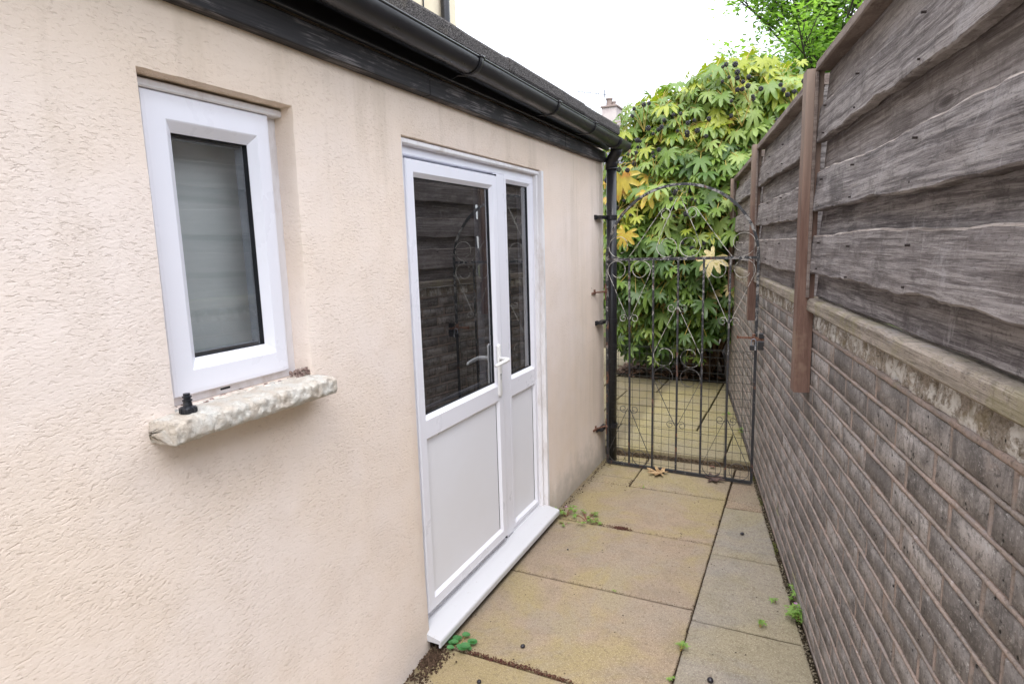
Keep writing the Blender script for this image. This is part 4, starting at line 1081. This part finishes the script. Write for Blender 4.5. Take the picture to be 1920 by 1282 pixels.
def outline(x):                     # height of the shrub's top over x at its front
    pts = [(-2.0, 1.9), (-1.80, 2.72), (-1.62, 3.02), (-1.3, 3.10), (-.95, 3.16), (-.55, 3.28), (-.2, 3.10), (.02, 2.92), (.2, 2.5)]
    for (a0, h0), (a1, h1) in zip(pts, pts[1:]):
        if a0 <= x <= a1: return h0+(h1-h0)*(x-a0)/(a1-a0)
    return 1.5
heads = []
tries = 0
while len(heads) < 250 and tries < 12000:
    tries += 1
    x = random.uniform(-1.95, .16); z = random.uniform(.75, 3.2)
    top = outline(x)-.12
    if z > top: continue
    if x > -.45 and z < 2.15+.3*(x+.45): continue          # fence and wall stand there
    if x < -1.45 and z < 1.0: continue
    rel = z/top
    y = 6.55-.55*sin(min(1, rel*1.1)*pi*.9)+abs(x+.9)*.18+random.uniform(0, .35)
    if any((Vector((x, y, z))-h).length < .135 for h in heads): continue
    heads.append(Vector((x, y, z)))
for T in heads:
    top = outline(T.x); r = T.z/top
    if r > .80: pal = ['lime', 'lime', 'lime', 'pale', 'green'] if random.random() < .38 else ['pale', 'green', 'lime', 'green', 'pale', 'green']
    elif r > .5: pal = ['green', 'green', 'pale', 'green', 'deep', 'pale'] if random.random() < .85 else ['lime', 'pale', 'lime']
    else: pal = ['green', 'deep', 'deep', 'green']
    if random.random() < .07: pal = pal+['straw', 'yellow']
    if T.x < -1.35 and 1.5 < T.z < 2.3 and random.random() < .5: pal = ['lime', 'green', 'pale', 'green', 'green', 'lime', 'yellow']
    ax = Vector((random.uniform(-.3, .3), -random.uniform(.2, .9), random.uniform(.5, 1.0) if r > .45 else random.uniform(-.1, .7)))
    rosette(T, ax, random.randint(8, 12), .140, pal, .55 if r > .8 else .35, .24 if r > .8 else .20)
# low hanging leaves at the front foot
for (x, y, z) in ((-1.62, 6.3, .62), (-1.5, 6.25, .80), (-1.42, 6.2, .55), (-1.2, 6.3, .70), (-1.25, 6.15, .95), (-.98, 6.3, .55), (-.8, 6.3, .75), (-1.75, 6.6, .9), (-1.05, 6.2, .8)):
    rosette(Vector((x, y, z)), Vector((0, -.8, -.1)), 7, .15, ['green', 'pale', 'deep', 'green'], .2, .16)
# named leaves seen in front: the yellow and the straw ones
put_leaf(Vector((-1.66, 6.1, 2.18)), Vector((.15, -.2, -1)), Vector((-.1, -1, .35)), .24, 'yellow')
put_leaf(Vector((-.72, 5.75, 1.38)), Vector((-.6, -.2, -.8)), Vector((.1, -.7, .7)), .19, 'straw')
put_leaf(Vector((-1.58, 5.95, 1.62)), Vector((-.3, -.2, -1)), Vector((-.2, -1, .2)), .17, 'yellow')
# visibility rank: nearest to camera first; they are the 300 that show largest
leaves.sort(key=lambda l: (l[0]-Vector((0, 0, 1.5))).length-(.35 if l[0].z > 1.2 else 0))
for i, (p, mtx, sz, kd) in enumerate(leaves):
    if i < 300:
        o = bpy.data.objects.new('leaf', random.choice(LM_[kd])); C.objects.link(o); o.parent = shrub
        mm = mtx.copy(); mm.translation = p-base
        o.matrix_local = mm @ Matrix.Diagonal((sz, sz, sz, 1))
far_leaves = {}
for (p, mtx, sz, kd) in leaves[300:]: far_leaves.setdefault(kd, []).append((p, mtx, sz))
kinds = list(m_leafs)
b = MB()
for kd, L in far_leaves.items():
    for p, mtx, sz in L:
        src = random.choice(LV); b.add([p+(mtx @ Vector(v))*sz for v in src.v], src.f, kinds.index(kd))
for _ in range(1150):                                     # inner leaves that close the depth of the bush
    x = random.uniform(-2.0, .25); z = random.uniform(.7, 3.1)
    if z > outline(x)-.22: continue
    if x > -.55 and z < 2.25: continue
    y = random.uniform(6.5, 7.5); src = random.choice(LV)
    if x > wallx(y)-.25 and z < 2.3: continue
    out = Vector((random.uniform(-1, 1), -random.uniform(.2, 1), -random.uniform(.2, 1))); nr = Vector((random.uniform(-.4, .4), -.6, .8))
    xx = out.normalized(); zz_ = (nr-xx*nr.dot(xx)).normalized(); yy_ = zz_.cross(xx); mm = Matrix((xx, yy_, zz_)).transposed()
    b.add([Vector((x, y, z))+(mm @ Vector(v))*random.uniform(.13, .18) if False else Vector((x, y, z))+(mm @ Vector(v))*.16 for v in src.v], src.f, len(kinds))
for _ in range(420):
    x = random.uniform(-1.9, -.4); z = random.uniform(.22, 1.0); y = random.uniform(6.75, 7.6)
    if x > wallx(y)-.2: continue
    src = random.choice(LV); out = Vector((random.uniform(-1, 1), -random.uniform(.2, 1), -random.uniform(.4, 1))); nr = Vector((random.uniform(-.4, .4), -.8, .6))
    xx = out.normalized(); zz_ = (nr-xx*nr.dot(xx)).normalized(); yy_ = zz_.cross(xx); mm = Matrix((xx, yy_, zz_)).transposed()
    b.add([Vector((x, y, z))+(mm @ Vector(v))*.15 for v in src.v], src.f, len(kinds))
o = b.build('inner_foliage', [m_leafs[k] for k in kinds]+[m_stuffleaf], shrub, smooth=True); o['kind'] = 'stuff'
o = stalks.build('leaf_stalks', m_stalk, shrub); o['kind'] = 'stuff'
# stems
for k in range(16):
    bx = -.95+random.uniform(-.25, .25); by = 7.0+random.uniform(-.2, .2)
    hx = random.uniform(-1.7, -.1); hz_ = outline(hx)-.35 if k % 2 else random.uniform(1.3, 2.2)
    P = [Vector((bx, by, .0)), Vector((bx+(hx-bx)*.25, by-.15, hz_*.3)), Vector((bx+(hx-bx)*.6, by-.3, hz_*.62)), Vector((hx, by-.5, hz_))]
    b = MB(); b.tube(P, [.034, .028, .022, .013], 8); b.build('stem', m_bark, shrub, smooth=True)
# berry heads: on the front of the crown
def berry_mesh(seed):
    rs = random.Random(seed); b = MB()
    for k in range(26):
        t = math.acos(1-2*(k+.5)/26); f_ = k*2.4
        b.blob((.019*sin(t)*cos(f_), .019*sin(t)*sin(f_), .019*cos(t)), .0068, 5, 0, .05)
    for k in range(3): b.tube([(0, 0, 0), (0, 0, -.06)], .0022, 4)
    return b.mesh('berry_cluster', m_berry, True)
BM = [berry_mesh(i) for i in range(3)]
cl = []
for (px, pz, n) in ((-1.72, 1.95, 7), (-1.62, 2.28, 6), (-1.66, 1.80, 5), (-1.45, 2.75, 4), (-1.28, 2.62, 5), (-1.05, 2.62, 6), (-.92, 2.55, 4), (-.62, 2.98, 7), (-.50, 2.90, 6), (-.55, 2.70, 4), (-.12, 2.80, 7), (-.05, 2.62, 6), (-.18, 2.52, 5), (-1.55, 2.42, 5), (-1.02, 1.98, 4), (-.98, 1.82, 5), (-1.35, 2.35, 3), (-1.78, 2.2, 4), (-.95, 1.55, 3)):
    cc = Vector((px, 5.93+.18*abs(px+.9), pz))
    for k in range(n):
        p = cc+Vector((random.uniform(-.12, .12), random.uniform(-.10, .1), random.uniform(-.10, .09)))
        o = inst('berry_cluster', random.choice(BM), shrub, p-base, (random.uniform(-.6, .6), random.uniform(-.6, .6), 0), (random.uniform(.6, 1.1),)*3)
        b2_ = cc+Vector((0, .12, -.16)); stalks2 = None
        cl.append((b2_, p))
b = MB()
for q, p in cl: b.tube([q, (q+p)/2+Vector((0, 0, .02)), p], .0028, 4, cap=False)
b.build('berry_stalks', m_stalk, shrub)['kind'] = 'stuff'
# soil and litter under the shrub
b = MB()
for i in range(900):
    x = random.uniform(-1.9, -.35); y = random.uniform(6.5, 7.9)
    if x > wallx(y)-.05: continue
    if y < 6.68 and random.random() < .85: continue
    r = random.uniform(.022, .055); a_ = random.random()*6; zc = .060+random.random()*.022
    pts = [Vector((x+r*cos(a_+k*1.05)*random.uniform(.6, 1.2), y+r*sin(a_+k*1.05)*random.uniform(.6, 1.2), zc+random.uniform(-.004, .016))) for k in range(6)]
    b.add([(x, y, zc)]+pts, [(0, 1+k, 1+(k+1) % 6) for k in range(6)])
tag(b.build('leaf_litter', m_litter), 'brown fallen leaf litter heaped under the evergreen shrub', 'leaf litter', kind='stuff')
b = MB(); b.box((-1.82, 6.57, .02), (-.30, 9.4, .056)); tag(b.build('soil_bed', m_soil), kind='structure')

# ------------------------------------------------------------ tree beyond the fence
tree = empty('garden_tree', (1.0, 15.0, -.03), 'fresh green leafy tree rising behind the fence, upper right', 'tree')
b = MB(); b.tube([(.5, 15, -.03), (.45, 15, 2), (.38, 15.1, 4), (.33, 15, 6), (.3, 15, 8.4)], [.20, .17, .13, .09, .04], 10); b.build('trunk', m_dbark, tree, smooth=True)
R_ = random.Random(11); tips = []
for k in range(64):
    z0 = R_.uniform(3.0, 7.6); a_ = R_.uniform(0, 6.28); L = R_.uniform(1.3, 2.7)*(1-.2*(z0-3)/5)
    p0 = Vector((.25, 15, z0)); d = Vector((cos(a_), sin(a_), R_.uniform(.35, .9))).normalized()
    p1 = p0+d*L*.5+Vector((0, 0, .1)); p2 = p0+d*L+Vector((0, 0, .3))
    b = MB(); b.tube([p0, p1, p2], [.04, .026, .010], 6); br = b.build('branch', m_dbark, tree)
    for q in range(7):
        t = R_.uniform(.3, 1); s_ = p0+(p2-p0)*t; e = s_+Vector((R_.uniform(-.6, .6), R_.uniform(-.6, .6), R_.uniform(.1, .8))); tips.append((s_, e))
b = MB()
for s_, e in tips: b.tube([s_, (s_+e)/2+Vector((0, 0, .05)), e], [.012, .009, .005], 4, cap=False)
b.build('twigs', m_dbark, tree)['kind'] = 'stuff'
b = MB()
for s_, e in tips:
    for q in range(58):
        t = R_.uniform(.1, 1.15); c_ = s_+(e-s_)*t+Vector((R_.gauss(0, .17), R_.gauss(0, .17), R_.gauss(0, .12)))
        n_ = Vector((R_.uniform(-.7, .7), R_.uniform(-.9, .5), 1)).normalized(); u = n_.orthogonal().normalized(); a_ = R_.random()*6
        u = u*cos(a_)+n_.cross(u)*sin(a_); v = n_.cross(u); L = R_.uniform(.05, .095); w_ = L*.45
        b.add([c_-u*L, c_+v*w_-n_*.01, c_+u*L-n_*.02, c_-v*w_-n_*.01], [(0, 1, 2), (0, 2, 3)])
b.build('crown', m_treeleaf, tree)['kind'] = 'stuff'

# ------------------------------------------------------------ weeds
def weed(name, loc, label, n, spread, ls, mat, stem, flowers=0, seed=0, lobed=True, h=.03, squash=None):
    rs = random.Random(seed); root = empty(name, loc, label, 'weed', 'weeds growing in the paving joints')
    b = MB(); lv = MB()
    for k in range(n):
        a_ = rs.uniform(0, 6.28); r = spread*math.sqrt(rs.random()); x = r*cos(a_)*(squash[0] if squash else 1); y = r*sin(a_)*(squash[1] if squash else 1); z = h*rs.uniform(.4, 1.2)
        b.tube([(x*.1, y*.1, 0), (x*.6, y*.6, z*.8), (x, y, z)], .0009, 4, cap=False)
        rot = rs.uniform(0, 6.28); s_ = ls*rs.uniform(.6, 1.15); tx, ty = rs.uniform(-.4, .4), rs.uniform(-.4, .4)
        if lobed:
            for q in range(5):
                th = rot+radians(-110+55*q); L = s_*(1 if q in (1, 2, 3) else .75)
                for (dt, dl) in ((-.32, .62), (0., 1.), (.32, .62)):
                    def pt(rr, tt): return (x+rr*cos(tt), y+rr*sin(tt), z+rr*cos(tt)*tx+rr*sin(tt)*ty-rr*rr*6)
                    lv.add([pt(0, 0), pt(L*dl*.55, th+dt-.16), pt(L*dl, th+dt), pt(L*dl*.55, th+dt+.16)], [(0, 1, 2), (0, 2, 3)])
        else:
            V = [(x, y, z)]+[(x+s_*cos(rot+t*2*pi/9)*.9, y+s_*sin(rot+t*2*pi/9)*.75, z+.25*s_*cos(t*1.4)*tx+s_*.25) for t in range(9)]
            lv.add(V, [(0, 1+t, 1+(t+1) % 9) for t in range(9)])
    b.build('stem', stem, root, rel=False); lv.build('foliage', mat, root, rel=False)
    for f_ in range(flowers):
        x, y = rs.uniform(-.6, .6)*spread, rs.uniform(-.6, .6)*spread; f2 = MB()
        for q in range(5):
            t = q*1.257; f2.add([(x, y, h*1.3), (x+.006*cos(t-.4), y+.006*sin(t-.4), h*1.35), (x+.008*cos(t), y+.008*sin(t), h*1.35), (x+.006*cos(t+.4), y+.006*sin(t+.4), h*1.35)], [(0, 1, 2, 3)])
        f2.build('flower', m_petal, root, rel=False)
    return root
weed('ferny_weed', (-1.165, 3.085, 0), 'ferny green weed with a small pink flower at the far corner of the door threshold', 14, .062, .029, m_weedleaf, m_red, 1, 1, h=.045)
weed('ferny_weed', (-1.040, 3.075, 0), 'ferny green weed spreading along the slab joint between threshold and moss clump', 20, .085, .027, m_weedleaf, m_red, 0, 2, h=.022)
weed('ferny_weed', (-1.135, 2.975, 0), 'small flat ferny weed on the slab just before the far end of the threshold', 4, .032, .024, m_weedleaf, m_red, 0, 12, h=.014)
weed('round_leaved_weed', (-1.150, 1.860, 0), 'round leaved green weed at the near corner of the door threshold', 12, .058, .021, m_weeddark, m_stalk, 0, 3, False, .016)
weed('ferny_weed', (.036, 2.660, 0), 'taller ferny green weed growing at the foot of the brick wall', 20, .065, .031, m_weedleaf, m_red, 1, 4, h=.060, squash=(.5, 1.2))
weed('ferny_weed', (.040, 2.535, 0), 'ferny green weed with reddish stems low on the wall foot, nearest the camera', 24, .065, .031, m_weedleaf, m_red, 1, 5, h=.045, squash=(.8, 1))
weed('ferny_weed', (-.050, 2.625, 0), 'small ferny weed leaf spray lying out on the grey slab away from the wall', 3, .012, .022, m_weedleaf, m_red, 0, 6, h=.02)
weed('grass_tuft', (-.098, 2.420, 0), 'bright green tuft in the cross joint of the grey slabs', 6, .020, .022, m_weedleaf, m_stalk, 0, 7, h=.025)
weed('grass_tuft', (-.360, 2.150, 0), 'green sprig in the long joint between buff and grey slabs', 6, .018, .022, m_weedleaf, m_stalk, 0, 8, h=.028)
weed('grass_tuft', (-.366, 1.975, 0), 'pale green sprig in the long joint at the bottom edge of the picture', 4, .014, .018, m_weedleaf, m_stalk, 0, 9, h=.015)
weed('grass_tuft', (-.700, 2.446, 0), 'tiny green seedling in the cross joint of the buff slabs', 3, .010, .009, m_weedleaf, m_stalk, 0, 10, h=.008)
weed('grass_tuft', (-.860, 3.660, 0), 'thin green moss sprig in the joint in front of the dry leaf', 5, .022, .011, m_weedleaf, m_stalk, 0, 13, h=.010)
weed('ferny_weed', (wallx(4.85)-.03, 4.83, .055), 'little green weed at the wall foot behind the gate, on the nearer patio slab', 5, .03, .028, m_weedleaf, m_stalk, 0, 14, h=.04)
weed('ferny_weed', (wallx(5.4)-.06, 5.25, .055), 'little green weed at the wall foot behind the gate, farther along the patio', 5, .03, .03, m_weedleaf, m_stalk, 0, 15, h=.04)
# moss clumps and crumbs
def clump(name, spots, r0, label, mat=m_moss, cat='moss', sq=.8):
    b = MB()
    for (x, y, sx_, sy_, n) in spots:
        for k in range(n): b.blob((x+random.gauss(0, sx_), y+random.gauss(0, sy_), random.uniform(-.004, .008)), r0*random.uniform(.5, 1.3), 5, 0, .35, sq)
    tag(b.build(name, mat), label, cat, kind='stuff')
clump('moss_clump', [(-.835, 3.050, .022, .008, 300), (-.92, 3.055, .03, .003, 30)], .0028, 'dark red moss clump in the far cross joint of the buff slabs')
clump('moss_clump', [(-1.065+t*.40, 1.832-.003*math.sin(t*9), .020, .0050, 80) for t in (0, .16, .3, .42, .55, .7, .85)]+[(-.62, 1.832, .03, .004, 12)], .0026, 'line of dark red moss along the nearest cross joint')
clump('soil_heap', [(-1.205, 1.745, .026, .035, 560), (-1.19, 1.64, .022, .045, 200), (-1.16, 1.55, .02, .07, 40)], .0042, 'heap of crumbled dark soil under the near end of the threshold', m_crumb, 'soil')
clump('joint_dirt', [(-.357, y/50, .004, .02, 7) for y in range(88, 210, 2)]+[(-1.2+x*.04, yy_, .02, .0022, 4) for x in range(21) for yy_ in (1.829, 2.442, 3.048, 3.645)], .0018, 'dark grit and dirt lying in the paving joints', m_crumb, 'dirt')
clump('joint_dirt', [(-1.205+random.uniform(-.01, .01), 3.1+t*.09, .010, .03, 16) for t in range(11)]+[(-1.17, 4.02, .03, .05, 40), (-.945, 3.70, .006, .05, 30)], .0032, 'dark dirt gathered along the foot of the render between door and downpipe', m_crumb, 'dirt')
# single dark pellets (old berries) on the flags
for (x, y, r, lab) in ((-.917, 1.938, .0095, 'black fallen berry on the buff slab in front of the threshold'), (-.98, 1.70, .009, 'black fallen berry on the nearest buff slab'), (-.235, 2.025, .012, 'dark clod on the grey slab at the bottom edge of the picture'), (-.232, 3.22, .010, 'dark squashed berry on the grey slab nearest the gate'), (-1.02, 2.72, .0055, 'tiny dark berry on the second buff slab')):
    b = MB(); b.blob((0, 0, r*.55), r, 9, 0, .15, .7); o = b.build('fallen_berry', m_berry, None, True); o.location = (x, y, 0); tag(o, lab, 'berry', 'dark pellets lying on the paving')
# dead leaves
def dead_leaf(loc, rz, size, mat, label, seed):
    src = fatsia_leaf(seed, .12, .05, 7); rs = random.Random(seed); b = MB()
    V = [(v[0]*size, v[1]*size, .012+size*(.16*noise.noise(Vector((v[0]*2.4, v[1]*2.4, seed)))+.05*rs.random())+.10*size*(v[0]**2+v[1]**2)) for v in src.v]
    b.add(V, src.f); o = b.build('dead_leaf', mat, None, False); o.location = loc; o.rotation_euler = (0, 0, rz); tag(o, label, 'leaf', 'dead leaves by the gate'); 
    sm = o.modifiers.new('thickness', 'SOLIDIFY'); sm.thickness = .0012
dead_leaf((-.800, 3.90, .004), 2.9, .095, m_dry, 'curled tan dead leaf lying under the bottom rail of the gate', 21)
dead_leaf((-.475, 3.925, .002), .4, .095, m_rot, 'crumpled dark brown dead leaf under the right part of the gate', 33)
dead_leaf((-.50, 4.14, .002), 1.4, .030, m_rust, 'small rusty red leaf fragment behind the gate at the step', 41)
